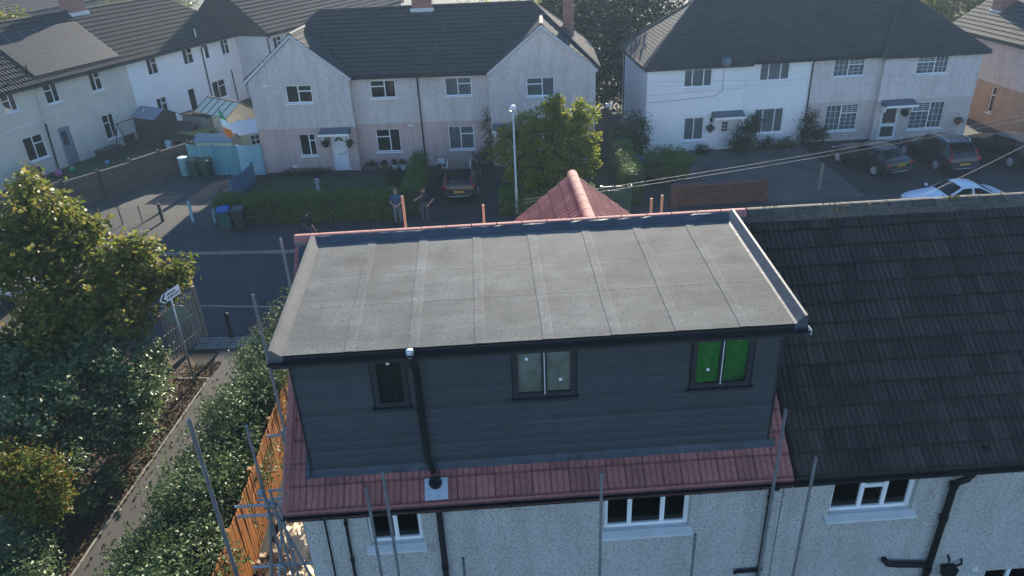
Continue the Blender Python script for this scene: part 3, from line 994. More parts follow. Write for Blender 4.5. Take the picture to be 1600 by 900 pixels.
# dormer downpipe, outlet and round gully on its zinc plate
dp = MB().path([(2.28, 0.09, 7.62), (2.28, 0.09, 7.50), (2.29, 0.34, 7.32), (2.295, 0.375, 7.15), (2.31, 0.375, 5.62), (2.32, 0.36, 5.52), (2.40, 0.24, 5.30)], 0.052, 12).build('dormer_downpipe', 'black_plastic', H, smooth=True)
MB().lathe([(0.05, 7.62), (0.056, 7.63), (0.056, 7.73), (0.045, 7.745), (0.02, 7.747)], (2.28, 0.09, 0), 14).build('outlet_cap', 'zinc', dp, smooth=True)
MB().tube((2.297, 0.375, 6.45), (2.303, 0.375, 6.53), 0.064, 12).build('collar', 'black_plastic', dp)
pl = put_tile('zinc_plate', MB().box(0, 0.37, 0, 0.34, 0, 0.012).mesh('zinc_plate', 'zinc'), H, (2.24, -0.005, zr(-0.005)+0.028), (1, 0, 0), (0, CA, SA))
MB().lathe([(0.085, 0.0), (0.105, 0.01), (0.105, 0.05), (0.09, 0.06), (0.06, 0.062), (0.055, 0.03)], (0.175, 0.265, 0.012), 18).build('gully_ring', 'black_plastic', pl)

# ------------------------------------------------------------------ neighbouring house with the old dark roof
NH = thing('neighbour_house', 'white pebbledash house with old dark weathered tile roof adjoining the dormer house', 'house', (8.22, 0, 0))
NX = 10.6
WN = (0.85, 2.32, 3.70, 4.58)
WN2 = (4.10, 5.2, 0.9, 2.02)
mb = MB()
wall_panel(mb, 0.0, NX, 0.0, 4.88, 0.305, 0.25, [WN, WN2])
mb.box(0.0, NX, 6.75, 7.0, 0, 4.7)
mb.prism([(NX-0.25, 0.557, 0), (NX-0.25, 6.749, 0), (NX-0.25, 6.749, 4.7), (NX-0.25, 3.63, 7.7), (NX-0.25, 0.557, 4.95)], (0.25, 0, 0))
mb.build('wall', 'main_pebbledash', NH)
mb = MB()
mb.prism([(0.0, -0.02, ZE-0.06), (0.0, YR, zr(YR)-0.04), (0.0, 7.4, ZE-0.10), (0.0, 7.4, ZE-0.22), (0.0, YR, zr(YR)-0.20), (0.0, -0.02, ZE-0.20)], (NX+0.15, 0, 0))
NR = mb.build('roof', 'old_tile', NH)
old = tile_mesh('tile', 'old_tile', 0.302, TL, 3, 0.016, 0.034, per=4, power=0.5)
for j in range(13):
    y = j*TL*CA
    for i in range(22):
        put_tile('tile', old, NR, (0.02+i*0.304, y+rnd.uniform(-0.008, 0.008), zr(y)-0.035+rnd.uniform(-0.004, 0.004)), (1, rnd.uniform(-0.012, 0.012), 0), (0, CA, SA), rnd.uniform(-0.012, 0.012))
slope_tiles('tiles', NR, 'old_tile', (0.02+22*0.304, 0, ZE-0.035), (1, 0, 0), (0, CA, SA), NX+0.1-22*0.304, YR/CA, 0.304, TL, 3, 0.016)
for i in range(24):
    a = 0.10+i*0.44; b = a+0.43
    mb = MB(); vs = []
    dz = rnd.uniform(-0.006, 0.006)
    for x in (a, b):
        for t in range(11):
            th = math.pi*t/10
            vs.append((x, YR+0.02-0.15*math.cos(th), 8.005+dz+0.13*math.sin(th)))
    mb.add(vs, [(t, t+1, 12+t, 11+t) for t in range(10)]+[tuple(range(10, -1, -1)), tuple(range(11, 22))])
    mb.build('ridge_tile', 'old_ridge', NR)
mb = MB()
mb.prism([(0.02, YR-0.14, 7.90), (0.02, YR-0.135, 8.02), (0.02, YR+0.02, 8.11), (0.02, YR+0.16, 8.02), (0.02, YR+0.16, 7.90)], (NX, 0, 0))
mb.build('ridge_mortar', 'old_ridge', NR)
# tufts of moss on the ridge, along some laps and in the gutter
rs = np.random.RandomState(77)
mp = []
for k in range(34):
    cx_, cy_ = rs.rand()*10.2, YR+rs.normal()*0.09
    cz_ = 8.135-abs(cy_-YR)*0.35
    mp.append(np.array([cx_, cy_, cz_])+rs.normal(size=(22, 3))*np.array([0.07, 0.035, 0.012]))
for k in range(46):
    j = rs.randint(0, 12); y_ = j*TL*CA
    mp.append(np.array([rs.rand()*8, y_, zr(y_)+0.0])+rs.normal(size=(9, 3))*np.array([0.03, 0.012, 0.008]))
leaf_mesh('moss', np.concatenate(mp), 0.035, 'moss_tuft', NR, 5, 1.5, 0.9, kind='stuff')
mb = MB(); mb.box(0.0, NX, 0.022, 0.05, 4.68, 4.93); mb.box(0.0, NX, 0.052, 0.303, 4.68, 4.70)
mb.build('fascia', 'black_plastic', NH)
gutter(NH, 0.0, NX, -0.055, 4.89)
w = window(NH, 0.305, WN, [(1.1, [1]), (0.9, [1.6, 1]), (0.9, [1])], bar=0.075, depth=0.10, sill=False, curtain='left')
sill_board(w, 0.79, 2.38, WN, 0.305)
window(NH, 0.305, WN2, W_2, bar=0.07, depth=0.10)
mb = MB(); mb.box(0.05, NX-0.3, 1.9, 1.95, 0.0, 4.7); mb.box(0.05, NX-0.3, 0.56, 1.9, 2.55, 2.6)
mb.build('room', 'interior', NH)
sp = MB().path([(3.20, 0.18, 5.12), (3.20, 0.18, 5.02), (3.13, 0.16, 4.62), (3.02, 0.16, 4.46), (2.93, 0.20, 4.38), (2.88, 0.205, 4.28), (2.88, 0.215, 0.1)], 0.058, 12).build('soil_pipe', 'black_plastic', NH, smooth=True)
for zz in (4.30, 3.55, 2.3):
    MB().tube((2.88, 0.212, zz-0.05), (2.88, 0.212, zz+0.05), 0.072, 12).build('collar', 'black_plastic', sp)
MB().path([(2.88, 0.215, 2.40), (2.3, 0.215, 2.46), (2.10, 0.215, 2.50), (2.02, 0.24, 2.60)], 0.055, 10).build('waste_pipe', 'black_plastic', NH, smooth=True)
hp = MB().prism([(3.16, 0.12, 2.30), (3.42, 0.12, 2.30), (3.36, 0.12, 2.05), (3.22, 0.12, 2.05)], (0, 0.18, 0)).build('hopper', 'black_plastic', NH, bevel=0.01)
MB().path([(3.29, 0.22, 2.05), (3.29, 0.22, 0.1)], 0.035, 8).build('downpipe', 'black_plastic', hp)
MB().path([(3.24, 0.22, 2.30), (3.25, 0.22, 2.48), (3.25, 0.29, 2.52)], 0.022, 8).build('waste_pipe', 'black_plastic', hp)
MB().path([(3.34, 0.22, 2.28), (3.5, 0.22, 2.36), (3.53, 0.29, 2.40)], 0.022, 8).build('waste_pipe', 'black_plastic', hp)
MB().ball((3.86, 0.30, 2.09), (0.075, 0.04, 0.065)).build('vent_cover', 'dirty_white', NH, smooth=True)
MB().box(3.34, 3.72, 0.296, 0.304, 4.46, 4.56).build('patch_mark', 'cream_board', NH)

# ------------------------------------------------------------------ scaffold
def pole(x, y, top, label, r=0.0242, z0=0.0, name='scaffold_pole', m='galvanised', hollow=True):
    o = thing(name, label, 'scaffold pole', (x, y, z0), 0, 'scaffold poles round the dormer house')
    MB().tube((0, 0, 0.008), (0, 0, top-z0), r, 12, caps=False).build('tube', m, o, smooth=True)
    mb = MB(); vs = []
    for rr in (r, r*0.8):
        for i in range(12):
            t = 2*math.pi*i/12
            vs.append((rr*math.cos(t), rr*math.sin(t), top-z0+0.001))
    mb.add(vs, [(i, (i+1) % 12, 12+(i+1) % 12, 12+i) for i in range(12)])
    mb.build('tube_rim', 'alloy', o, fix=False)
    MB().box(-0.075, 0.075, -0.075, 0.075, 0.0, 0.008).build('base_plate', m, o)
    return o
pole(1.45, -0.40, 5.71, 'short scaffold pole left of the soil pipe, first of the rear row')
pole(1.76, -0.55, 6.12, 'taller scaffold pole crossing the left window of the pebbledash wall')
pole(2.78, -0.40, 4.08, 'lowest scaffold tip just right of the thick soil pipe')
pole(4.97, -0.50, 5.76, 'scaffold pole at left edge of the three-pane white window')
pole(6.52, -0.40, 4.24, 'low scaffold pole just right of the three-pane white window')
pole(7.67, -0.40, 6.62, 'tall scaffold pole crossing the boundary of red and dark roofs')
pole(8.26, -0.40, 5.67, 'scaffold pole with bright open end before the dark roof')
pole(-1.28, 0.50, 6.49, 'thick leaning-looking scaffold pole standing before the hedge', 0.036)
pole(-0.42, 2.00, 7.81, 'tall scaffold pole beside the left end of the dormer roof')
pole(-0.40, 4.00, 7.95, 'scaffold pole end beyond the upper left dormer corner')
SF = thing('scaffold_tower', 'tangle of scaffold tubes at the left corner of the pebbledash house', 'scaffold', (-0.44, 0.5, 0))
def st(a, b, r=0.0242, name='tube'):
    return MB().tube(a, b, r, 10).build(name, 'galvanised', SF, smooth=False)
st((0, 0, 0), (0, 0, 6.29), name='standard')
st((0.14, 0.02, 0), (0.10, 0.02, 4.95), name='standard')
st((0.32, -0.12, 0), (0.20, -0.02, 4.6), name='standard')
st((-0.05, 1.55, 0), (-0.05, 1.55, 4.95), name='standard')
for zz in (4.62, 4.40, 3.2, 1.6):
    st((-0.55, 0.03, zz), (0.55, 0.03, zz), name='transom')
st((-0.35, 1.0, 4.05), (0.45, 1.0, 4.05), name='transom')
st((-0.35, 0.5, 4.3), (0.45, 0.5, 4.3), name='transom')
st((-0.32, 1.5, 4.9), (0.06, 1.5, 4.9), name='transom')
st((0.04, 1.6, 5.0), (-0.10, -0.05, 3.0), name='brace')
st((0.03, -0.05, 4.5), (-0.75, 0.02, 0.05), name='brace')
st((0.04, 0.05, 4.7), (1.15, -0.25, 0.05), name='brace')
st((0.55, -0.02, 0), (0.58, -0.02, 4.5), name='standard')
for (x, zz) in ((0, 4.62), (0, 4.40), (0.1, 4.62), (0, 3.2), (0.57, 4.4), (-0.05, 4.9)):
    MB().box(x-0.05, x+0.05, -0.045, 0.055, zz-0.05, zz+0.05).build('coupler', 'galvanised', SF, bevel=0.012)
def batten(x, y, top, lab):
    o = MB().box(-0.03, 0.03, -0.022, 0.022, 0.0, top).build('timber_batten', 'timber_pale', None, loc=(x, y, 0))
    props(o, lab, 'timber post', 'timber battens rising above the ridge')
batten(1.41, 8.5, 7.02, 'pale timber batten above the ridge in front of the man in blue')
batten(3.41, 8.5, 6.66, 'pale timber batten above the ridge below the parked dark red car')
batten(7.70, 8.5, 6.57, 'shorter left batten of the pair right of the red gable')
batten(7.97, 8.5, 6.64, 'taller right batten of the pair right of the red gable')
# ------------------------------------------------------------------ ground, road, paths
def sheet(name, m, pts, z, kind='structure', sub=0):
    o = MB().poly([(x, y, z) for x, y in pts]).build(name, m, fix=False)
    o['kind'] = kind
    return o
sheet('ground', 'earth', [(-600, -300), (600, -300), (600, 900), (-600, 900)], -0.012)
sheet('road', 'asphalt', [(-80, 19.6), (-30, 18.9), (-8.25, 16.78), (-4.89, 16.25), (6, 15.5), (80, 15.0), (80, 21.0), (6, 21.0), (-5.66, 21.32), (-11.69, 21.91), (-30, 23.9), (-80, 26)], 0.0)
# footways, kerbs one stone at a time
sheet('footway', 'footway', [(-80, 26.12), (-30, 24.02), (-11.69, 22.03), (-5.66, 21.44), (6, 21.12), (80, 21.12), (80, 23.6), (6, 23.9), (-1.0, 24.1), (-10.0, 25.0), (-16.5, 25.6), (-30, 27), (-80, 30)], 0.10)
sheet('footway', 'footway', [(-12, 16.98), (-8.25, 16.66), (-4.89, 16.13), (6, 15.38), (60, 14.88), (60, 12.4), (-3.9, 13.05), (-7.3, 13.35), (-12, 14.2)], 0.03)
sheet('footway_patch', 'asphalt', [(-7.2, 14.25), (-3.8, 13.95), (-3.4, 16.0), (-4.89, 16.11), (-6.9, 16.45)], 0.034)
def kerb(name, pts, m, z0, z1, w=0.12, seg=0.915):
    par = thing(name, None, None); par['kind'] = 'structure'
    base = MB().box(0, seg-0.012, -w/2, w/2, z0, z1).mesh('kerb_stone', m)
    for (x0, y0), (x1, y1) in zip(pts[:-1], pts[1:]):
        L = math.hypot(x1-x0, y1-y0); a = math.atan2(y1-y0, x1-x0); k = int(L/seg)
        for i in range(max(1, k)):
            inst('kerb_stone', base, par, (x0+math.cos(a)*i*L/max(1, k), y0+math.sin(a)*i*L/max(1, k), rnd.uniform(-0.006, 0.004)), (0, 0, a), (L/max(1, k)/seg, 1, 1))
kerb('kerb', [(-30, 23.96), (-11.69, 21.97), (-5.66, 21.38), (2, 21.1)], 'kerb_concrete', -0.05, 0.115)
kerb('kerb', [(-11, 16.98), (-8.25, 16.72), (-4.89, 16.19), (2, 15.7)], 'kerb_concrete', -0.05, 0.05)
# tactile slabs, each with its ribs
tb = MB(); tb.box(0, 0.392, 0, 0.392, -0.03, 0.02); tb.cur = 1
for k in range(3):
    tb.box(0.012, 0.38, 0.04+k*0.13, 0.10+k*0.13, 0.0205, 0.038)
tme = tb.mesh('tactile_slab', ['footway', 'tactile_concrete'])
tp = thing('tactile_paving', None, None, (-7.08, 13.40, 0.012), R(-4)); tp['kind'] = 'structure'
for i in range(7):
    for j in range(2):
        inst('tactile_slab', tme, tp, (i*0.40, j*0.40, rnd.uniform(-0.004, 0.004)))
sheet('path', 'path_asphalt', [(-6.55, 1.0), (-6.47, 4.72), (-5.91, 11.51), (-6.2, 13.3), (-4.2, 13.1), (-3.9, 8), (-4.0, 1.0)], 0.012)
sheet('garden_bed', 'soil', [(-16, 1.0), (-6.62, 1.0), (-6.52, 4.72), (-5.96, 11.5), (-7.3, 13.3), (-12, 14.2), (-16, 14.6)], 0.010)
sheet('garden_bed', 'soil', [(-3.98, 1.0), (-2.5, 1.0), (-2.6, 8.5), (-2.9, 12.6), (-3.88, 12.9), (-3.88, 8)], 0.014)
kerb('path_edging', [(-6.60, 3.0), (-6.50, 4.72), (-5.93, 11.5)], 'edging_concrete', -0.05, 0.055, 0.06)
kerb('path_edging', [(-5.93, 11.52), (-7.0, 11.62)], 'edging_concrete', -0.05, 0.045, 0.06)
sheet('side_yard', 'drive_dark', [(-2.3, -6), (0.14, -6), (0.14, 12), (-2.3, 12)], 0.006)
sheet('gravel_yard', 'gravel', [(-20.5, 26.0), (-16.5, 25.65), (-10.0, 25.05), (-9.9, 29.2), (-9.6, 32.6), (-13.8, 33.4), (-14.0, 34.6), (-19.4, 28.0)], 0.085)
sheet('rear_lawn', 'lawn', [(-26, 30), (-19.5, 28.0), (-14.0, 34.8), (-11.4, 38.5), (-12, 52), (-17, 56), (-24, 38)], 0.02)
sheet('front_lawn', 'lawn', [(-9.6, 26.2), (-0.9, 25.3), (-0.7, 30.8), (-9.3, 31.7)], 0.10)
sheet('garden_path', 'drive_dark', [(-9.3, 31.72), (-0.7, 30.82), (-0.6, 32.6), (-9.3, 33.4)], 0.09)
sheet('driveway', 'drive_dark', [(0.45, 24.2), (4.2, 24.1), (4.6, 32.6), (0.2, 32.6)], 0.092)
sheet('front_lawn', 'lawn', [(4.3, 24.1), (10.0, 23.9), (10.4, 31.6), (4.7, 32.4)], 0.094)
sheet('driveway', 'drive', [(13.6, 23.9), (22.0, 23.6), (22.3, 32.6), (13.2, 32.6)], 0.096)
sheet('parking_forecourt', 'drive_dark', [(22.04, 23.6), (40, 23.5), (40, 33.0), (22.34, 33.0)], 0.092)

# ------------------------------------------------------------------ far houses
def hip_roof(parent, m, rm, u0, u1, v0, v1, ze, zt, hl, hr, tw=0.3, tl=0.34, rear=True, rolls=1, h=0.03, step=0.04):
    vm = (v0+v1)/2; rise = zt-ze
    body = MB(); e = 0.03
    A = [(u0, v0, ze-e), (u1, v0, ze-e), (u1, v1, ze-e), (u0, v1, ze-e)]
    B = [(x, y, z-0.13) for x, y, z in A]
    r0, r1 = (u0+hl, vm, zt-e), (u1-hr, vm, zt-e)
    body.add(A+B+[r0, r1], [(0, 1, 9, 8), (2, 3, 8, 9), (3, 0, 8), (1, 2, 9), (0, 4, 5, 1), (1, 5, 6, 2), (2, 6, 7, 3), (3, 7, 4, 0), (4, 7, 6, 5)])
    b = body.build('roof', m, parent)
    sl = math.hypot(vm-v0, rise)
    cl = []
    if hl > 0.02: cl.append(((u0, v0, 0), (-(vm-v0), hl, 0)))
    if hr > 0.02: cl.append(((u1, v0, 0), ((vm-v0), hr, 0)))
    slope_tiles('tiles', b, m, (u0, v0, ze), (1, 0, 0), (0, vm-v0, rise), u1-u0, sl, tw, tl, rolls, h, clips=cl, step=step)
    if rear:
        cl = []
        if hl > 0.02: cl.append(((u0, v1, 0), (-(vm-v0), -hl, 0)))
        if hr > 0.02: cl.append(((u1, v1, 0), ((vm-v0), -hr, 0)))
        slope_tiles('tiles', b, m, (u1, v1, ze), (-1, 0, 0), (0, vm-v1, rise), u1-u0, sl, tw, tl, rolls, h, clips=cl, step=step)
    if hl > 0.02:
        slope_tiles('tiles', b, m, (u0, v1, ze), (0, -1, 0), (hl, 0, rise), v1-v0, math.hypot(hl, rise), tw, tl, rolls, h, step=step,
                    clips=[((u0, v0, 0), ((vm-v0), -hl, 0)), ((u0, v1, 0), ((v1-vm), hl, 0))])
        ridge_line(b, rm, (u0, v0, ze+0.05), (u0+hl, vm, zt+0.05), 0.10, name='hip_tiles')
        ridge_line(b, rm, (u0, v1, ze+0.05), (u0+hl, vm, zt+0.05), 0.10, name='hip_tiles')
    if hr > 0.02:
        slope_tiles('tiles', b, m, (u1, v0, ze), (0, 1, 0), (-hr, 0, rise), v1-v0, math.hypot(hr, rise), tw, tl, rolls, h, step=step,
                    clips=[((u1, v0, 0), (-(vm-v0), -hr, 0)), ((u1, v1, 0), (-(v1-vm), hr, 0))])
        ridge_line(b, rm, (u1, v0, ze+0.05), (u1-hr, vm, zt+0.05), 0.10, name='hip_tiles')
        ridge_line(b, rm, (u1, v1, ze+0.05), (u1-hr, vm, zt+0.05), 0.10, name='hip_tiles')
    ridge_line(b, rm, (u0+hl, vm, zt+0.06), (u1-hr, vm, zt+0.06), 0.12, name='ridge_tiles')
    return b
def gable_roof(parent, m, rm, uc, half, ze, za, v0, v1, tw=0.2, tl=0.33):
    rise = za-ze
    b = MB().prism([(uc-half, v0, ze-0.03), (uc, v0, za-0.03), (uc+half, v0, ze-0.03), (uc+half, v0, ze-0.15), (uc, v0, za-0.17), (uc-half, v0, ze-0.15)], (0, v1-v0, 0)).build('gable_roof', m, parent)
    L = math.hypot(half, rise)
    slope_tiles('tiles', b, m, (uc-half, v1, ze), (0, -1, 0), (half, 0, rise), v1-v0, L, tw, tl, 1, 0.03, step=0.04)
    slope_tiles('tiles', b, m, (uc+half, v0, ze), (0, 1, 0), (-half, 0, rise), v1-v0, L, tw, tl, 1, 0.03, step=0.04)
    ridge_line(b, rm, (uc, v0-0.02, za+0.05), (uc, v1, za+0.05), 0.12, name='ridge_tiles')
    return b
def chimney(parent, u, v, z0, z1, wu=0.9, wv=0.6, pots=2, m='red_brick'):
    c = MB().box(u-wu/2, u+wu/2, v-wv/2, v+wv/2, z0, z1).build('chimney', m, parent)
    MB().box(u-wu/2-0.05, u+wu/2+0.05, v-wv/2-0.05, v+wv/2+0.05, z1-0.22, z1-0.08).build('corbel', m, c)
    MB().box(u-wu/2-0.10, u+wu/2+0.10, v-wv/2-0.10, v+wv/2+0.10, z0+0.02, z0+0.38).build('lead_flashing', 'lamp_grey', c)
    for i in range(pots):
        x = u+(i-(pots-1)/2)*0.36
        MB().lathe([(0.11, z1-0.05), (0.12, z1+0.05), (0.095, z1+0.35), (0.11, z1+0.38)], (x, v, 0), 12).build('chimney_pot', 'terracotta', c)
    return c
def door(parent, v0, u0, u1, z0, z1, m, style='panel', frame='white_upvc'):
    d = MB().box(u0+0.07, u1-0.07, v0+0.10, v0+0.15, z0, z1-0.07).build('door', m, parent)
    f = MB(); f.box(u0, u0+0.065, v0+0.06, v0+0.16, z0, z1); f.box(u1-0.065, u1, v0+0.06, v0+0.16, z0, z1); f.box(u0+0.065, u1-0.065, v0+0.06, v0+0.16, z1-0.065, z1)
    f.build('frame', frame, d)
    uc = (u0+u1)/2; w = u1-u0
    if style == 'fan':
        for k in range(4):
            a0, a1 = math.pi*(k+0.08)/4, math.pi*(k+0.92)/4
            pts = [(uc+r*math.cos(a), v0+0.094, z1-0.50+r*math.sin(a)) for r, a in ((0.09, a0), (0.26, a0), (0.26, (a0+a1)/2), (0.26, a1), (0.09, a1))]
            MB().prism(pts, (0, 0.008, 0)).build('fanlight', 'anthracite', d)
    elif style == 'lights':
        for i in range(2):
            for j in range(3):
                MB().box(uc-0.17+i*0.18, uc-0.01+i*0.18, v0+0.092, v0+0.102, z1-0.85+j*0.2, z1-0.68+j*0.2).build('pane', 'anthracite', d)
    elif style == 'glazed':
        MB().box(u0+0.17, u1-0.17, v0+0.088, v0+0.104, z0+0.95, z1-0.18).build('pane', 'anthracite', d)
        MB().box(u0+0.17, u1-0.17, v0+0.088, v0+0.104, z0+0.15, z0+0.75).build('pane', 'anthracite', d)
    elif style == 'halfpane':
        MB().box(u0+0.25, u1-0.25, v0+0.088, v0+0.104, z0+1.25, z1-0.25).build('pane', 'anthracite', d)
        MB().box(uc-0.006, uc+0.006, v0+0.094, v0+0.102, z0+0.05, z0+1.2).build('groove', 'anthracite', d)
    if style != 'halfpane':
        MB().box(uc-0.13, uc+0.13, v0+0.085, v0+0.102, z0+1.0, z0+1.05).build('letterbox', 'brass', d)
    MB().box(u1-0.17, u1-0.14, v0+0.06, v0+0.10, z0+1.0, z0+1.18).build('handle', 'brass', d)
    MB().box(u0, u1, v0-0.12, v0+0.10, z0-0.05, z0-0.005).build('threshold', 'dirty_white', d)
    return d
def canopy(parent, v0, u0, u1, z, m='shed_felt_dark', depth=0.7):
    c = MB().prism([(u0, v0-depth, z), (u0, v0-depth, z+0.10), (u0, v0-0.01, z+0.30), (u0, v0-0.01, z)], (u1-u0, 0, 0)).build('canopy', m, parent)
    MB().box(u0-0.02, u1+0.02, v0-depth-0.03, v0-depth-0.005, z-0.03, z+0.09).build('canopy_fascia', 'white_upvc', c)
    for u in (u0+0.1, u1-0.16):
        MB().box(u, u+0.06, v0-0.4, v0-0.02, z-0.35, z-0.02).build('bracket', 'white_upvc', c)
    return c
def basket(parent, u, v, z, m='leaf_dark', pot='bin_black', seed=1):
    b = MB().lathe([(0.05, z-0.28), (0.15, z-0.18), (0.17, z-0.05)], (u, v, 0), 12).build('hanging_basket', pot, parent)
    P, o = crown_points([((u, v, z), (0.22, 0.20, 0.18))], 30, 8, 0.05, seed)
    leaf_mesh('basket_plant', P, 0.08, m, b, seed, kind='stuff')
    MB().path([(u, v, z+0.02), (u, v+0.02, z+0.4), (u, v+0.18, z+0.42)], 0.008, 5).build('bracket', 'black_plastic', b)

# ---- the pink and grey pair across the road
MH = thing('semi_detached_house', 'grey and pink pebbledash pair of houses with two gables and dark roof', 'house', (-9.3, 32.95, 0), R(-4.8))
ZS, Z1 = 2.66, 5.32
hg = [(1.99, 3.48, 4.10, 5.08), (2.25, 3.23, 1.05, 2.33), (4.09, 4.99, 0.06, 2.32)]
hr_ = [(6.64, 8.08, 4.10, 5.09), (6.62, 8.04, 1.0, 2.34), (10.86, 12.36, 4.08, 5.10), (10.84, 12.32, 1.0, 2.37)]
hr2 = [(15.42, 16.95, 4.02, 5.03), (15.42, 16.95, 1.0, 2.35), (14.0, 14.9, 0.06, 2.2)]
lo, up = MB(), MB()
for (u0, u1, v0, holes) in ((0.0, 5.62, 0.0, hg), (5.62, 13.38, 0.5, hr_), (13.38, 19.2, 0.0, hr2)):
    wall_panel(lo, u0, u1, 0.0, ZS, v0, 0.25, [h for h in holes if h[2] < ZS])
    wall_panel(up, u0, u1, ZS+0.002, Z1, v0-0.015, 0.25, [h for h in holes if h[2] > ZS])
for (a, b) in ((0.0, 0.25), (5.37, 5.62), (13.38, 13.63), (18.95, 19.2)):
    lo.box(a, b, 0.252, 8.2 if a in (0.0, 18.95) else 0.74, 0, ZS)
    up.box(a, b, 0.237, 8.2 if a in (0.0, 18.95) else 0.74, ZS+0.002, Z1)
lo.box(0.252, 18.948, 8.0, 8.2, 0, ZS); up.box(0.252, 18.948, 8.0, 8.2, ZS+0.002, Z1)
for uc in (2.77, 16.29):
    up.prism([(uc-2.80, -0.015, Z1+0.002), (uc+2.83, -0.015, Z1+0.002), (uc, -0.015, 7.62)], (0, 0.25, 0))
lo.build('lower_wall', 'pink_pebbledash', MH); up.build('upper_wall', 'grey_pink_pebbledash', MH)
hip_roof(MH, 'slate_tile', 'slate_tile', -0.25, 19.45, 0.2, 8.4, 5.38, 8.42, 3.6, 3.6, tw=0.2, tl=0.33)
for uc in (2.77, 16.29):
    gable_roof(MH, 'slate_tile', 'slate_tile', uc, 3.0, 5.34, 7.74, -0.06, 4.2)
    MB().prism([(uc-3.02, -0.10, 5.35), (uc, -0.10, 7.765), (uc+3.02, -0.10, 5.35), (uc+2.98, -0.10, 5.20), (uc, -0.10, 7.60), (uc-2.98, -0.10, 5.20)], (0, 0.035, 0)).build('bargeboard', 'grey_render', MH)
chimney(MH, 9.45, 4.3, 8.0, 9.5, 1.15, 0.62, 4)
chimney(MH, 17.9, 4.4, 5.9, 9.9, 0.62, 0.62, 1)
window(MH, 0.0-0.015, hg[0], W_LR, curtain=None); window(MH, 0.0, hg[1], [(1.6, [1]), (1, [2.4, 1])], curtain=None)
window(MH, 0.485, hr_[0], W_RL); window(MH, 0.5, hr_[1], W_RL)
window(MH, 0.485, hr_[2], W_LR, curtain='full'); window(MH, 0.5, hr_[3], W_LR, curtain='full')
window(MH, -0.015, hr2[0], W_RL, curtain='full'); window(MH, 0.0, hr2[1], W_RL, curtain='full')
door(MH, 0.0, 4.09, 4.99, 0.06, 2.32, 'door_white', 'fan'); door(MH, 0.0, 14.0, 14.9, 0.06, 2.2, 'door_white')
canopy(MH, 0.0, 3.65, 5.35, 2.36); canopy(MH, 0.0, 13.45, 15.0, 2.26)
basket(MH, 3.85, -0.22, 1.85, seed=3); basket(MH, 5.20, -0.22, 1.80, seed=4)
gt = MB(); gt.box(5.7, 13.3, 0.10, 0.20, 5.24, 5.34); gt.build('gutter', 'black_plastic', MH)
MB().path([(9.36, 0.15, 5.24), (9.36, 0.40, 5.05), (9.36, 0.42, 4.9), (9.38, 0.43, 0.1)], 0.04, 8).build('downpipe', 'black_plastic', MH)
MB().box(0.80, 1.10, -0.025, -0.017, 5.03, 5.16).build('wall_vent', 'cream_board', MH)
MB().box(8.55, 8.85, 0.488, 0.498, 2.45, 2.56).build('wall_vent', 'cream_board', MH)
MB().box(1.6, 2.0, -0.012, -0.002, 0.35, 0.5).build('wall_vent', 'cream_board', MH)
mb = MB(); mb.box(0.3, 18.9, 2.2, 2.25, 0.02, 5.2); mb.box(0.3, 18.9, 0.8, 2.2, 2.6, 2.65); mb.build('room', 'interior', MH)

# ---- the white and pink pair to the right
RH = thing('semi_detached_house', 'white and pale pink rendered pair of houses with low hipped roof', 'house', (13.0, 32.7, 0), 0.0)
h1 = [(2.10, 3.72, 3.80, 4.80), (2.27, 3.46, 0.70, 2.05), (4.25, 5.20, 0.1, 1.95)]
h2 = [(6.58, 8.32, 3.86, 4.86), (6.53, 8.28, 0.80, 2.25)]
h3 = [(10.87, 12.70, 3.86, 4.86), (10.80, 12.78, 0.68, 2.25)]
h4 = [(15.55, 17.40, 3.84, 4.86), (15.72, 17.78, 0.62, 2.22), (14.0, 15.1, 0.1, 2.10)]
wm = MB()
wall_panel(wm, 0.0, 5.62, 0, 4.95, 0.0, 0.25, h1); wall_panel(wm, 5.62, 9.58, 0, 4.95, 0.35, 0.25, h2)
wm.box(0.0, 0.25, 0.252, 7.2, 0, 4.95); wm.box(5.37, 5.62, 0.252, 0.598, 0, 4.95)
wm.build('white_wall', 'white_render', RH)
lo, up = MB(), MB()
for (u0, u1, v0, holes) in ((9.582, 13.62, 0.35, h3), (13.62, 19.3, 0.0, h4)):
    wall_panel(lo, u0, u1, 0.0, 2.43, v0, 0.25, [h for h in holes if h[2] < 2.4])
    wall_panel(up, u0, u1, 2.432, 4.95, v0-0.012, 0.25, [h for h in holes if h[2] > 2.4])
lo.box(13.62, 13.87, 0.252, 0.348, 0, 2.43); up.box(13.62, 13.87, 0.24, 0.336, 2.432, 4.95)
lo.box(19.05, 19.3, 0.252, 7.2, 0, 2.43); up.box(19.05, 19.3, 0.24, 7.2, 2.432, 4.95)
lo.box(0.252, 19.048, 7.0, 7.2, 0, 2.43); up.box(0.252, 19.048, 7.0, 7.2, 2.432, 4.95)
lo.build('lower_wall', 'rose_pebbledash', RH); up.build('upper_wall', 'pale_pink_pebbledash', RH)
hip_roof(RH, 'slate_tile', 'slate_tile', -0.25, 19.55, 0.08, 7.4, 5.03, 8.05, 3.75, 3.75, tw=0.17, tl=0.20, h=0.012, step=0.025)
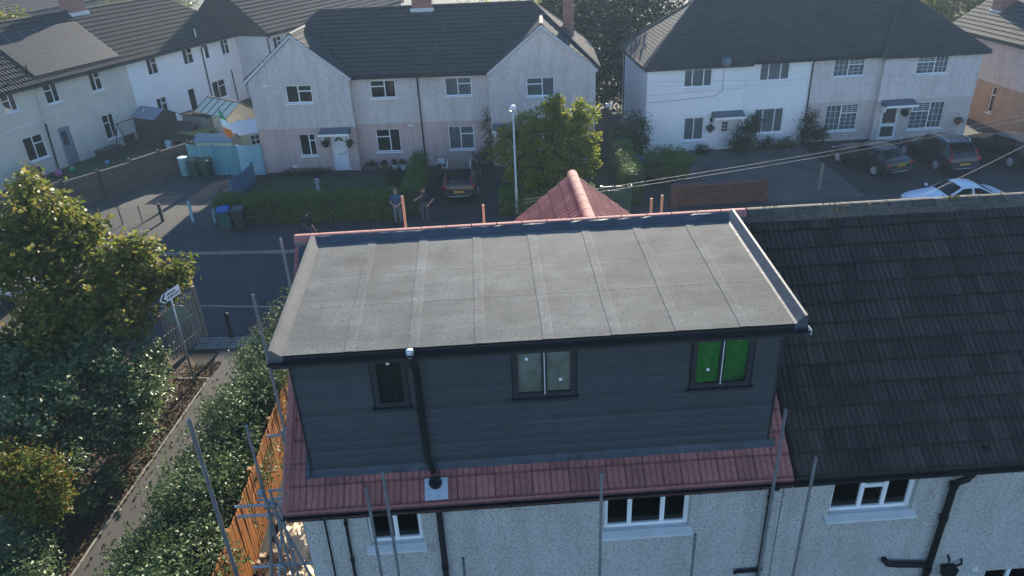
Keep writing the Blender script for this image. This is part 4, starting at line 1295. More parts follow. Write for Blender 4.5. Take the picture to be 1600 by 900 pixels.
for (a, b) in ((-0.28, 5.95), (13.30, 19.58)):
    uc = (a+b)/2
    rf = MB().add([(a, -0.28, 4.97), (b, -0.28, 4.97), (uc+ (0.5 if a < 1 else -0.5), 3.6, 7.93), (a, -0.28, 4.84), (b, -0.28, 4.84)], [(0, 1, 2), (0, 3, 4, 1), (0, 2, 3), (1, 4, 2)]).build('bay_roof', 'slate_tile', RH)
    au = uc+(0.5 if a < 1 else -0.5)
    slope_tiles('tiles', rf, 'slate_tile', (a, -0.28, 4.99), (1, 0, 0), (0, 3.88, 2.96), b-a, 4.88, 0.17, 0.2, 1, 0.012,
                clips=[((a, -0.28, 0), (-3.88, au-a, 0)), ((b, -0.28, 0), (3.88, b-au, 0))])
    ridge_line(rf, 'slate_tile', (a, -0.28, 5.01), (au, 3.6, 7.98), 0.09, name='hip_tiles')
    ridge_line(rf, 'slate_tile', (b, -0.28, 5.01), (au, 3.6, 7.98), 0.09, name='hip_tiles')
window(RH, 0.0, h1[0], W_3, curtain='full'); window(RH, 0.0, h1[1], W_2, curtain='full')
window(RH, 0.35, h2[0], W_3, curtain='full'); window(RH, 0.35, h2[1], W_3, curtain='full')
window(RH, 0.338, h3[0], W_LR, curtain='full', lattice=(3, 3)); window(RH, 0.35, h3[1], W_LR, curtain='full', lattice=(3, 4))
window(RH, -0.012, h4[0], W_RL, curtain='full', lattice=(3, 3)); window(RH, 0.0, h4[1], W_RL, curtain='full', lattice=(3, 4))
door(RH, 0.0, 4.25, 5.20, 0.1, 1.95, 'door_white', 'lights'); door(RH, 0.0, 14.0, 15.1, 0.1, 2.10, 'door_white', 'glazed')
canopy(RH, 0.0, 3.85, 5.65, 2.05); canopy(RH, 0.0, 13.85, 15.7, 2.18)
MB().box(-0.1, 19.4, 0.0, 0.06, 4.86, 4.95)
g1 = MB(); g1.box(5.98, 13.28, -0.02, 0.08, 4.90, 5.0); g1.build('gutter', 'black_plastic', RH)
MB().path([(9.58, 0.03, 4.92), (9.58, 0.26, 4.75), (9.60, 0.29, 0.1)], 0.04, 8).build('downpipe', 'black_plastic', RH)
MB().path([(-0.05, 6.6, 4.9), (-0.05, 6.6, 0.1)], 0.04, 8).build('downpipe', 'black_plastic', RH)
MB().path([(0.05, -0.01, 3.05), (2.0, -0.012, 3.12), (4.0, -0.012, 3.25), (4.35, -0.012, 3.5), (4.36, -0.012, 4.8)], 0.010, 5).build('cable', 'anthracite', RH)
MB().path([(0.05, -0.01, 3.45), (3.0, -0.012, 3.55), (5.5, -0.012, 3.60)], 0.008, 5).build('cable', 'wire', RH)
basket(RH, 3.80, -0.2, 1.45, seed=5); basket(RH, 15.35, -0.15, 1.75, seed=8); basket(RH, 18.7, -0.12, 1.05, pot='terracotta', seed=9)
MB().box(3.78, 3.88, -0.14, -0.02, 1.75, 2.0).build('wall_lamp', 'black_plastic', RH)
ds = MB(); ds.lathe([(0.02, 0.0), (0.16, 0.035), (0.27, 0.11), (0.28, 0.115)], (0, 0, 0), 18)
dd = ds.build('satellite_dish', 'shed_felt', RH, loc=(4.35, -0.35, 5.15), rot=(R(70), 0, R(-25)), smooth=True)
MB().path([(4.35, 0.0, 4.9), (4.35, -0.22, 4.95), (4.35, -0.33, 5.12)], 0.02, 6).build('dish_arm', 'lamp_grey', RH)
mb = MB(); mb.box(0.3, 19.0, 1.7, 1.75, 0.02, 4.9); mb.box(0.3, 19.0, 0.62, 1.7, 2.5, 2.55); mb.build('room', 'interior', RH)

# ---- the cream and white terrace on the left
TA = R(69)
LT = thing('terraced_house', 'cream and white rendered terrace with solar panels on its brown roof', 'house', (-23.36, 35.18, 0), TA)
cr = [(-0.95, -0.05, 4.05, 5.02), (-0.55, 0.84, 1.02, 2.45), (1.87, 2.87, 3.88, 5.05), (5.31, 6.23, 3.88, 5.05), (5.35, 6.34, 0.72, 2.30), (1.88, 2.78, 0.0, 2.38), (-6.5, -5.2, 3.9, 5.0)]
wh = [(10.32, 11.35, 3.88, 5.02), (13.99, 15.10, 3.90, 5.02), (16.39, 16.95, 3.90, 4.98), (18.38, 19.39, 3.86, 5.0), (10.33, 11.35, 1.0, 2.25), (16.37, 17.97, 0.75, 2.15), (13.6, 14.4, 0.5, 2.2)]
c1 = MB(); wall_panel(c1, -10.0, 8.5, 0, 5.15, 0.0, 0.25, cr); c1.box(-10.0, 8.5, 7.6, 7.85, 0, 5.15); c1.box(-10, -9.75, 0.252, 7.598, 0, 5.15); c1.build('cream_wall', 'cream_render', LT)
c2 = MB(); wall_panel(c2, 8.502, 21.0, 0, 5.15, -0.012, 0.25, wh); c2.box(8.502, 21.0, 7.6, 7.85, 0, 5.15); c2.box(20.75, 21.0, 0.24, 7.598, 0, 5.15); c2.build('white_wall', 'white_render', LT)
hip_roof(LT, 'brown_tile', 'brown_tile', -10.3, 21.35, -0.35, 8.2, 5.2, 8.32, 0.01, 3.9, tw=0.22, tl=0.40, h=0.055, step=0.05)
for i, r in enumerate(cr):
    if r[2] > 0.1: window(LT, 0.0, r, W_LR if i % 2 else W_RL, curtain='full' if i in (2, 4) else None)
for i, r in enumerate(wh): window(LT, -0.012, r, [(1, [1])] if r[1]-r[0] < 0.85 else W_LR, curtain='full' if i in (0, 1, 6) else None)
door(LT, 0.0, 1.88, 2.78, 0.0, 2.38, 'door_grey', 'halfpane', 'door_grey')
b1 = MB(); b1.box(-10, 8.5, -0.02, -0.002, 3.30, 3.36); b1.build('string_course', 'cream_render', LT)
b2 = MB(); b2.box(8.51, 21.0, -0.034, -0.014, 3.30, 3.38); b2.build('string_course', 'white_render', LT)
MB().box(-10.3, 21.3, -0.46, -0.36, 5.06, 5.16).build('gutter', 'anthracite', LT)
MB().path([(1.35, -0.36, 5.05), (1.33, -0.06, 4.8), (1.20, -0.06, 2.9)], 0.045, 8).build('downpipe', 'cream_render', LT)
MB().path([(1.20, -0.07, 2.9), (1.05, -0.07, 0.1)], 0.05, 8).build('downpipe', 'black_plastic', LT)
MB().path([(16.0, -0.40, 5.05), (16.0, -0.08, 4.8), (16.0, -0.08, 1.2)], 0.045, 8).build('downpipe', 'black_plastic', LT)
MB().path([(18.9, -0.07, 2.6), (18.95, -0.07, 0.1)], 0.045, 8).build('downpipe', 'black_plastic', LT)
MB().path([(-2.5, -0.04, 2.95), (0.9, -0.04, 3.15), (1.2, -0.04, 3.2)], 0.02, 6).build('waste_pipe', 'white_upvc', LT)
chimney(LT, 9.3, 3.95, 7.9, 9.9, 1.35, 0.8, 3)
pe = (8.32-5.2)/math.hypot(4.275, 3.12); pc = 4.275/math.hypot(4.275, 3.12)
for j in range(2):
    for i in range(6):
        u = 1.65+i*1.10; d = 0.55+j*1.86
        o = (u, -0.35+d*pc-0.12*pe, 5.2+d*pe+0.12*pc)
        p = put_tile('solar_panel', MB().box(0, 1.07, 0, 1.82, 0, 0.035).mesh('solar_panel', 'solar_frame'), LT, o, (1, 0, 0), (0, pc, pe))
        MB().box(0.025, 1.045, 0.025, 1.795, 0.0355, 0.038).build('cell_glass', 'solar', p)
MB().path([(1.5, 0.3, 5.6), (1.5, 0.3, 6.3)], 0.05, 8).build('vent_pipe', 'black_plastic', LT)
MB().path([(16.0, 0.15, 5.5), (16.0, 0.15, 6.2)], 0.05, 8).build('vent_pipe', 'lamp_grey', LT)
mb = MB(); mb.box(-9.7, 20.7, 1.8, 1.85, 0.02, 5.1); mb.box(-9.7, 20.7, 0.3, 1.8, 2.65, 2.7); mb.build('room', 'interior', LT)

# ---- houses further back
GH = thing('gabled_house', 'grey rendered gabled house with brown roof behind the pink pair', 'house', (-13.19, 52.77, 0), R(65.5))
w0 = [(0.9, 2.0, 3.7, 4.85), (9.0, 10.2, 3.7, 4.85), (13.0, 14.2, 3.7, 4.85), (17.0, 18.2, 3.7, 4.85)]
mb = MB(); wall_panel(mb, 0.0, 22, 0, 5.15, 0.15, 0.25, w0); mb.prism([(0.0, 0.402, 0), (0.0, 8.0, 0), (0.0, 8.0, 5.15), (0.0, 4.05, 8.6), (0.0, 0.402, 5.15)], (0.25, 0, 0)); mb.box(0.252, 22, 7.75, 8.0, 0, 5.15); mb.box(21.75, 22, 0.402, 7.748, 0, 5.15)
mb.build('wall', 'grey_render', GH)
hip_roof(GH, 'brown_tile', 'brown_tile', -0.12, 22.2, -0.15, 8.3, 5.22, 8.75, 0.01, 0.01, tw=0.22, tl=0.40, h=0.055, step=0.05)
for r in w0: window(GH, 0.15, r, W_LR)
MB().box(-0.1, 22, -0.26, -0.16, 5.06, 5.16).build('gutter', 'black_plastic', GH)
MB().path([(0.15, -0.2, 5.06), (0.15, 0.08, 4.8), (0.15, 0.08, 0.1)], 0.045, 8).build('downpipe', 'black_plastic', GH)
BH = thing('back_house', 'brown walled house with grey tiled roof at the upper left edge', 'house', (-47.8, 77.0, 0), R(80))
w0 = [(-1.5, 0.4, 3.3, 4.5), (9.5, 11.0, 3.3, 4.5), (3.2, 4.2, 3.3, 4.5)]
mb = MB(); wall_panel(mb, -25, 24, 0, 5.1, 0.0, 0.25, w0); mb.box(-25, 24, 7.75, 8.0, 0, 5.1); mb.box(-25, -24.75, 0.252, 7.748, 0, 5.1); mb.box(23.75, 24, 0.252, 7.748, 0, 5.1)
mb.build('wall', 'brown_wall', BH)
hip_roof(BH, 'brown_tile', 'brown_tile', -25.3, 24.3, -0.3, 8.3, 5.15, 8.4, 3.0, 3.0, tw=0.25, tl=0.4, rear=False, h=0.055, step=0.05)
for r in w0: window(BH, 0.0, r, W_2)
EH = thing('end_house', 'pink rendered house with orange brick base at the right edge', 'house', (35.0, 40.2, 0), R(-90))
w0 = [(5.15, 5.62, 0.80, 2.40)]
lo, up = MB(), MB()
wall_panel(lo, 0.0, 9.3, 0, 2.52, 0.0, 0.25, w0); wall_panel(up, 0.0, 9.3, 2.522, 5.0, -0.012, 0.25, [])
for mbx, z0, z1 in ((lo, 0, 2.52), (up, 2.522, 5.0)):
    mbx.box(0.0, 0.25, 0.252, 9.0, z0, z1); mbx.box(9.05, 9.3, 0.252, 9.0, z0, z1); mbx.box(0.252, 9.048, 8.75, 9.0, z0, z1)
lo.build('lower_wall', 'sandy_brick', EH); up.build('upper_wall', 'rose_pebbledash', EH)
hip_roof(EH, 'slate_tile', 'slate_tile', -0.3, 9.6, -0.3, 9.3, 5.05, 8.2, 0.01, 0.01)
for uu in (0.0, 9.05): MB().prism([(uu, 0.25, 5.002), (uu, 8.75, 5.002), (uu, 4.5, 8.0)], (0.25, 0, 0)).build('gable_wall', 'rose_pebbledash', EH)
window(EH, 0.0, w0[0], [(1, [2, 1])], bar=0.06)
chimney(EH, 1.7, 1.9, 5.9, 9.0, 0.95, 0.95, 2)
# ------------------------------------------------------------------ fences and yard things
def board_fence(name, label, pts, h, m, bw=0.12, gap=0.012, th=0.018, posts=True, rail=True, rm=None, cat='fence', two=0.0, zbase=0.05, jitter=0.0):
    f = thing(name, label, cat, (pts[0][0], pts[0][1], 0))
    me = MB().box(0, bw, 0, th, 0, h).mesh('board', m)
    ox, oy = pts[0]
    for (x0, y0), (x1, y1) in zip(pts[:-1], pts[1:]):
        L = math.hypot(x1-x0, y1-y0); a = math.atan2(y1-y0, x1-x0)
        n = int(L/(bw+gap))
        for i in range(n):
            d = L*i/n; off = two*(i % 2)
            inst('board', me, f, (x0-ox+math.cos(a)*d-math.sin(a)*off, y0-oy+math.sin(a)*d+math.cos(a)*off, zbase+rnd.uniform(-jitter, jitter)), (rnd.uniform(-0.01, 0.01), 0, a))
        if rail:
            for z in (0.35, h-0.3):
                r = MB().box(0, L, th+0.004+two, th+0.05+two, z, z+0.07).build('rail', rm or m, f, loc=(x0-ox, y0-oy, zbase), rot=(0, 0, a))
        if posts:
            k = max(1, int(round(L/1.9)))
            for i in range(k+1):
                MB().box(-0.05, 0.05, 0.03, 0.13, 0, h+0.06).build('post', rm or m, f, loc=(x0-ox+math.cos(a)*L*i/k, y0-oy+math.sin(a)*L*i/k, 0), rot=(0, 0, a))
    return f
board_fence('orange_fence', 'orange stained timber board fence between the hedge and the pebbledash house', [(-2.30, 0.9), (-2.42, 8.6)], 1.80, 'timber_orange', 0.095, 0.028)
# brown panel fence of the terrace garden
bf = thing('panel_fence', 'weathered brown timber panel fence along the terrace garden', 'fence', (-19.9, 27.2, 0))
fp = [(-23.0, 24.6), (-21.4, 25.9), (-19.9, 27.2), (-18.6, 28.6), (-17.4, 30.1), (-16.3, 31.6), (-15.3, 33.2), (-14.2, 34.9), (-13.5, 36.2)]
for (x0, y0), (x1, y1) in zip(fp[:-1], fp[1:]):
    L = math.hypot(x1-x0, y1-y0); a = math.atan2(y1-y0, x1-x0)
    hh = 1.62+rnd.uniform(-0.05, 0.05)
    for k in range(11):
        z = 0.06+k*(hh-0.1)/11
        MB().prism([(0.06, 0.0, z), (0.06, -0.028, z), (0.06, -0.008, z+(hh-0.1)/11+0.012), (0.06, 0.0, z+(hh-0.1)/11+0.012)], (L-0.12, 0, 0)).build('slat', 'timber_brown', bf, loc=(x0+19.9, y0-27.2, 0), rot=(0, 0, a))
    MB().box(0.05, L-0.05, -0.04, 0.03, hh-0.02, hh+0.025).build('capping', 'timber_grey', bf, loc=(x0+19.9, y0-27.2, 0), rot=(0, 0, a))
    MB().box(-0.06, 0.06, -0.09, 0.04, 0, hh+0.16).build('post', 'timber_dark' if rnd.random() < 0.5 else 'timber_brown', bf, loc=(x0+19.9, y0-27.2, 0), rot=(0, 0, a))
board_fence('teal_fence', 'teal painted board fence behind the green wheelie bins', [(-13.75, 33.55), (-10.72, 32.90)], 1.80, 'teal_paint', 0.10, 0.008, two=0.02)
board_fence('teal_gate', 'pale blue board gate beside the wall of the pink house', [(-10.66, 32.86), (-9.34, 32.78)], 1.78, 'teal_light', 0.105, 0.006, rail=True)
board_fence('blue_fence', 'low blue slatted fence at the end of the clipped hedge', [(-9.95, 28.75), (-9.62, 31.8)], 1.05, 'blue_paint', 0.085, 0.03)
o = MB().box(-0.06, 0.06, -0.05, 0.05, 0, 1.08).build('gate_post', 'teal_light', None, bevel=0.012, loc=(-11.15, 25.70, 0.08)); props(o, 'pale teal timber gate post left of the wheelie bins', 'post')
o = MB().box(-0.05, 0.05, -0.05, 0.05, 0, 0.75).build('gate_post', 'teal_light', None, bevel=0.012, loc=(-9.95, 25.35, 0.08), rot=(0, 0.06, 0)); props(o, 'short teal gate post tucked behind the blue lidded bin', 'post')
o = MB().box(-0.07, 0.07, -0.07, 0.07, 0, 0.95).build('fence_post', 'timber_dark', None, bevel=0.012, loc=(-12.75, 26.0, 0.08)); props(o, 'dark timber post at the end of the wire fence', 'post')
wf = thing('wire_fence', 'thin wire mesh fence in front of the gravel yard', 'fence', (-17.6, 25.8, 0.08), R(1.5))
for i in range(6):
    MB().box(-0.025, 0.025, -0.025, 0.025, 0, 0.95).build('post', 'timber_dark', wf, loc=(i*0.97, 0, 0))
mb = MB()
for i in range(0, 98): mb.box(i*0.05-0.002, i*0.05+0.002, -0.002, 0.002, 0.02, 0.88)
for k in range(8): mb.box(0, 4.85, -0.0015, 0.0015, 0.05+k*0.115, 0.054+k*0.115)
mb.build('wire_mesh', 'wire_green', wf)['kind'] = 'stuff'
# bins
def wheelie(label, loc, rz, body, lid, sticker=True, h=1.07):
    b = thing('wheelie_bin', label, 'bin', loc, rz, 'wheelie bins')
    mb = MB(); w0, w1, d0, d1 = 0.22, 0.285, 0.24, 0.34
    vs = [(-w0, -d0, 0.04), (w0, -d0, 0.04), (w0, d0, 0.04), (-w0, d0, 0.04), (-w1, -d1, h-0.10), (w1, -d1, h-0.10), (w1, d1, h-0.10), (-w1, d1, h-0.10)]
    mb.add(vs, [(0, 3, 2, 1), (4, 5, 6, 7), (0, 1, 5, 4), (1, 2, 6, 5), (2, 3, 7, 6), (3, 0, 4, 7)])
    mb.build('body', body, b, bevel=0.03)
    MB().box(-w1-0.02, w1+0.02, -d1-0.02, d1+0.02, h-0.13, h-0.09).build('rim', body, b, bevel=0.008)
    lm = MB(); lm.add([(-w1-0.02, -d1-0.04, h-0.085), (w1+0.02, -d1-0.04, h-0.085), (w1+0.02, d1+0.03, h-0.085), (-w1-0.02, d1+0.03, h-0.085), (-w1+0.03, -d1+0.05, h-0.02), (w1-0.03, -d1+0.05, h-0.02), (w1-0.03, d1-0.02, h+0.02), (-w1+0.03, d1-0.02, h+0.02)],
                      [(0, 3, 2, 1), (4, 5, 6, 7), (0, 1, 5, 4), (1, 2, 6, 5), (2, 3, 7, 6), (3, 0, 4, 7)])
    lm.build('lid', lid, b, bevel=0.015)
    MB().tube((-w1, d1+0.06, h-0.10), (w1, d1+0.06, h-0.10), 0.016, 8).build('handle', body, b)
    for s in (-1, 1):
        MB().lathe([(0.03, -0.025), (0.10, -0.025), (0.10, 0.025), (0.03, 0.025)], (s*0.25, d0+0.06, 0.10), 14, 'X').build('wheel', 'rubber', b)
    if sticker: MB().box(-0.09, 0.09, -d0-0.075, -d0-0.068, 0.60, 0.76).build('sticker', 'sticker', b, rot=(R(-6.2), 0, 0))
wheelie('teal wheelie bin with bright blue lid on the pavement', (-9.10, 24.45, 0.10), R(12), 'bin_teal', 'bin_blue')
wheelie('black wheelie bin standing beside the blue lidded bin', (-8.40, 24.42, 0.10), R(4), 'bin_black', 'bin_black')
wheelie('dark green wheelie bin without sticker next to the water butt', (-13.40, 33.05, 0.09), R(-8), 'bin_green', 'bin_green', False)
wheelie('dark green wheelie bin with white sticker against the teal fence', (-12.72, 32.90, 0.09), R(-4), 'bin_green', 'bin_green')
wheelie('bin with blue lid between the two bushes by the white house', (11.9, 28.9, 0.0), R(5), 'bin_green', 'bin_blue', False)
wb = thing('water_butt', 'pale blue ribbed water butt at the corner of the teal fence', 'water butt', (-14.15, 33.5, 0.08))
prof = []
for k in range(15):
    z = k*0.075; prof.append((0.27+0.03*math.sin(math.pi*k/14)+(0.012 if k % 3 == 0 else 0), z))
MB().lathe(prof, (0, 0, 0), 18).build('barrel', 'butt_blue', wb, smooth=True)
MB().lathe([(0.29, 1.05), (0.30, 1.09), (0.1, 1.12)], (0, 0, 0), 18).build('lid', 'dirty_white', wb)
# sheds
def shed(name, label, loc, rz, w, d, h, ridge, wm, rm, over=0.12, openfront=False, windowspec=None, bw=0.14):
    s = thing(name, label, 'shed', loc, rz)
    wl = MB(); n = int(w/bw)
    for i in range(n):
        a, b = -w/2+w*i/n, -w/2+w*(i+1)/n-0.008
        wl.box(a, b, d/2-0.02, d/2, 0, h)
        if not openfront: wl.box(a, b, -d/2, -d/2+0.02, 0, h)
    n = int(d/bw)
    for i in range(n):
        a, b = -d/2+0.022+(d-0.044)*i/n, -d/2+0.022+(d-0.044)*(i+1)/n-0.008
        for x in (-w/2, w/2-0.02): wl.box(x, x+0.02, a, b, 0, h)
    for x in (-w/2, w/2-0.02):
        wl.prism([(x, -d/2, h+0.002), (x, d/2, h+0.002), (x, 0, ridge-0.02)], (0.02, 0, 0))
    wl.build('wall', wm, s, kind=None)
    rf = MB()
    for sg in (-1, 1):
        yo = sg*(d/2+over); zo = h-over*(ridge-h)/(d/2)
        rf.prism([(-w/2-over, 0, ridge+0.003), (-w/2-over, yo, zo), (-w/2-over, yo, zo+0.035), (-w/2-over, 0, ridge+0.04)], (w+2*over, 0, 0))
    rf.build('roof', rm, s)
    if windowspec:
        a, b, c, e = windowspec
        wd = MB(); wd.box(a-0.05, b+0.05, -d/2-0.03, -d/2-0.004, c-0.05, c); wd.box(a-0.05, b+0.05, -d/2-0.03, -d/2-0.004, e, e+0.05); wd.box(a-0.05, a, -d/2-0.03, -d/2-0.004, c, e); wd.box(b, b+0.05, -d/2-0.03, -d/2-0.004, c, e)
        wd.box((a+b)/2-0.02, (a+b)/2+0.02, -d/2-0.028, -d/2-0.006, c, e); wd.box(a, b, -d/2-0.027, -d/2-0.007, (c+e)/2-0.02, (c+e)/2+0.02)
        wf_ = wd.build('window', 'door_white', s)
        MB().box(a, b, -d/2-0.012, -d/2-0.004, c, e).build('pane', 'anthracite', wf_)
    return s
s = shed('garden_shed', 'tall dark brown timber shed with open side against the white terrace', (-18.55, 41.35, 0.02), R(-32), 2.2, 1.7, 1.95, 2.40, 'timber_dark', 'shed_felt', 0.12)
MB().ball((-0.5, -0.35, 2.24), 0.09).build('roof_vent', 'dirty_white', s)
s = thing('lean_to_screen', 'dark timber lean-to panel beside the tall brown shed', 'shed', (-16.4, 40.0, 0.02), R(-32))
MB().prism([(-0.9, -0.6, 0.5), (0.95, -0.6, 0.5), (0.95, 0.5, 1.5), (-0.9, 0.5, 1.5)], (0, 0.03, 0.06)).build('panel', 'timber_dark', s)
MB().box(-0.95, 0.95, 0.4, 0.46, 0, 1.4).build('back_board', 'timber_dark', s)
for x in (-0.9, 0.9): MB().box(x-0.04, x+0.04, -0.62, -0.54, 0, 0.5).build('leg', 'timber_grey', s)
MB().box(-1.0, -0.55, -0.8, -0.62, 0, 0.5).build('box', 'dirty_white', s)
s = thing('pergola_store', 'grey timber store with open slatted roof in the terrace garden', 'shed', (-15.2, 41.2, 0.02), R(-32))
for (x0, x1, y0, y1) in ((-1.25, 1.25, -0.8, -0.77), (-1.25, 1.25, 0.77, 0.8), (-1.25, -1.22, -0.765, 0.765), (1.22, 1.25, -0.765, 0.765)):
    nb = int(max(x1-x0, y1-y0)/0.14)
    mb = MB()
    for i in range(nb):
        if x1-x0 > 1: mb.box(x0+(x1-x0)*i/nb, x0+(x1-x0)*(i+1)/nb-0.008, y0, y1, 0, 1.85)
        else: mb.box(x0, x1, y0+(y1-y0)*i/nb, y0+(y1-y0)*(i+1)/nb-0.008, 0, 1.85)
    mb.build('wall', 'timber_grey', s)
for i in range(13): MB().box(-1.35+i*0.215, -1.29+i*0.215, -0.95, 0.95, 1.90, 1.96).build('roof_slat', 'timber_dark', s)
for y in (-0.82, 0.78): MB().box(-1.4, 1.4, y, y+0.05, 1.852, 1.898).build('beam', 'timber_dark', s)
MB().box(-1.2, 1.2, -0.75, 0.75, 1.5, 1.53).build('inner_roof', 'moss_felt', s)
s = thing('mossy_roofed_store', 'low store with yellow mossy felt roof before the slatted one', 'shed', (-15.35, 39.6, 0.02), R(-32))
MB().box(-1.0, 1.0, -0.55, 0.55, 0, 1.0).build('wall', 'timber_dark', s)
MB().prism([(-1.08, -0.62, 1.002), (-1.08, 0.62, 1.15), (-1.08, 0.62, 1.18), (-1.08, -0.62, 1.032)], (2.16, 0, 0)).build('roof', 'moss_felt', s)
s = thing('glazed_shed', 'shed with cream translucent panelled roof and dark glazing bars', 'shed', (-13.6, 41.0, 0.02), R(-40))
MB().box(-1.75, 1.75, -1.1, 1.1, 0, 1.98).build('wall', 'timber_cream', s)
for sg in (-1, 1):
    for i in range(5):
        x0 = -1.85+i*0.74
        y0, z0, y1, z1 = sg*0.03, 2.72, sg*1.22, 2.02
        MB().prism([(x0+0.03, y0, z0), (x0+0.71, y0, z0), (x0+0.71, y1, z1), (x0+0.03, y1, z1)], (0, 0, 0.02)).build('roof_panel', 'polycarbonate', s)
        MB().prism([(x0-0.03, y0, z0-0.01), (x0+0.03, y0, z0-0.01), (x0+0.03, y1, z1-0.01), (x0-0.03, y1, z1-0.01)], (0, 0, 0.055)).build('glazing_bar', 'timber_dark', s)
MB().box(-1.9, 1.9, -0.05, 0.05, 2.735, 2.80).build('ridge_bar', 'timber_dark', s)
MB().prism([(1.745, -1.1, 1.982), (1.745, 1.1, 1.982), (1.745, 0, 2.68)], (0.02, 0, 0)).build('gable_board', 'timber_cream', s)
for y in (-0.5, 0.3): MB().box(1.752, 1.775, y, y+0.32, 1.0, 1.7).build('pane', 'net_curtain', s)
s = shed('garden_shed', 'low timber store with plain grey roof behind the teal fence', (-12.65, 35.55, 0.02), R(-11), 2.35, 0.95, 1.55, 1.88, 'timber_cream', 'shed_felt', 0.1)
s = shed('garden_shed', 'cream timber shed with white roof and small window by the flag', (-11.35, 37.3, 0.02), R(33), 1.9, 1.9, 1.6, 2.15, 'timber_cream', 'door_white', 0.1, windowspec=(-0.1, 0.45, 0.85, 1.4))
# flag
fl = thing('flag', 'green white and orange striped flag drooping from a leaning pole', 'flag', (-11.75, 35.1, 0.02))
MB().path([(0.25, 0.1, 0.0), (-0.25, 0.0, 3.62)], 0.018, 8).build('pole', 'timber_dark', fl)
tri = []
for band, m in ((0, 'flag_green'), (1, 'flag_white'), (2, 'flag_orange')):
    mb = MB(); vs = []; n = 10
    for j in range(5):
        s = (band+j/4)/3
        for i in range(n+1):
            t = i/n
            wdt = 0.10+0.50*s**0.8-0.20*max(0, s-0.75)*2
            vs.append((-0.20+0.20*s+ (t-0.35)*wdt, -0.05-0.06*math.sin(t*9+s*4)*s, 3.45-1.55*s-0.22*t*(0.4+s)))
    mb.add(vs, [(j*(n+1)+i, j*(n+1)+i+1, (j+1)*(n+1)+i+1, (j+1)*(n+1)+i) for j in range(4) for i in range(n)])
    mb.build('stripe', m, fl, smooth=True, fix=False)
# swing frame, boxes and toys by the terrace
sw = thing('swing_frame', 'dark metal swing frame against the cream terrace wall', 'swing', (-19.9, 40.2, 0.02), R(69))
for x in (-0.9, 0.9):
    MB().tube((x, -0.7, 0), (x*0.95, 0, 1.9), 0.025, 8).build('leg', 'anthracite', sw); MB().tube((x, 0.7, 0), (x*0.95, 0, 1.9), 0.025, 8).build('leg', 'anthracite', sw)
MB().tube((-1.0, 0, 1.9), (1.0, 0, 1.9), 0.03, 8).build('top_bar', 'anthracite', sw)
MB().tube((-0.9, -0.35, 0.95), (0.9, 0.35, 0.9), 0.02, 8).build('brace', 'anthracite', sw)
MB().box(-0.5, 0.5, -0.25, 0.2, 0.45, 0.5).build('seat', 'anthracite', sw); MB().box(-0.5, 0.5, 0.2, 0.24, 0.5, 0.95).build('backrest', 'anthracite', sw)
for x in (-0.5, 0.5): MB().tube((x, 0.0, 0.5), (x, 0.0, 1.9), 0.008, 6).build('rod', 'anthracite', sw)
bx = thing('storage_box', 'long dark garden storage box beside the grey door', 'storage box', (-20.7, 38.35, 0.02), R(69))
MB().box(-0.75, 0.75, -0.35, 0.35, 0, 0.60).build('body', 'timber_dark', bx, bevel=0.02); MB().box(-0.79, 0.79, -0.39, 0.39, 0.604, 0.66).build('lid', 'bin_black', bx, bevel=0.02)
for (x, y, m, l, r) in ((-20.3, 37.0, 'toy_blue', 'small bright blue toy on the grass by the storage box', 0.13), (-22.3, 34.9, 'toy_pink', 'pink plastic toy by the terrace wall', 0.22), (-21.9, 35.8, 'toy_green', 'green bucket at the foot of the terrace drainpipe', 0.16)):
    o = thing('garden_toy', l, 'toy', (x, y, 0.02), 0, 'garden toys by the terrace')
    MB().lathe([(r*0.7, 0), (r, r*0.4), (r*0.95, r*1.3), (r*0.6, r*1.5)], (0, 0, 0), 12).build('tub', m, o, smooth=True); MB().path([(-r, 0, r*1.2), (0, 0, r*2.1), (r, 0, r*1.2)], 0.012, 6).build('handle', 'wire', o)
tc = thing('toy_cabinet', 'dark cabinet piled with pink and green toys at the terrace', 'cabinet', (-22.9, 33.2, 0.02), R(69))
MB().box(-0.6, 0.6, -0.3, 0.3, 0, 1.0).build('body', 'timber_dark', tc)
for i in range(7):
    MB().ball((rnd.uniform(-0.5, 0.5), rnd.uniform(-0.2, 0.2), 1.02+rnd.uniform(0.0, 0.15)), rnd.uniform(0.08, 0.15)).build('toy', ['toy_pink', 'toy_green', 'toy_blue'][i % 3], tc, smooth=True)
# statue
stt = thing('garden_statue', 'small grey stone figure with raised arms on the front lawn', 'statue', (-5.55, 29.05, 0.10))
MB().lathe([(0.13, 0), (0.13, 0.06), (0.085, 0.10), (0.10, 0.25), (0.075, 0.38), (0.085, 0.46), (0.06, 0.52), (0.03, 0.55)], (0, 0, 0), 14).build('body', 'stone_statue', stt, smooth=True)
MB().ball((0, 0, 0.60), (0.055, 0.055, 0.065)).build('head', 'stone_statue', stt, smooth=True)
for s_ in (-1, 1): MB().path([(s_*0.07, 0, 0.48), (s_*0.16, -0.02, 0.56), (s_*0.09, -0.03, 0.70)], [0.03, 0.026, 0.02], 8).build('arm', 'stone_statue', stt, smooth=True)
MB().lathe([(0.03, 0.68), (0.13, 0.71), (0.13, 0.74), (0.05, 0.73)], (0.02, -0.03, 0), 12).build('bowl', 'stone_statue', stt, smooth=True)
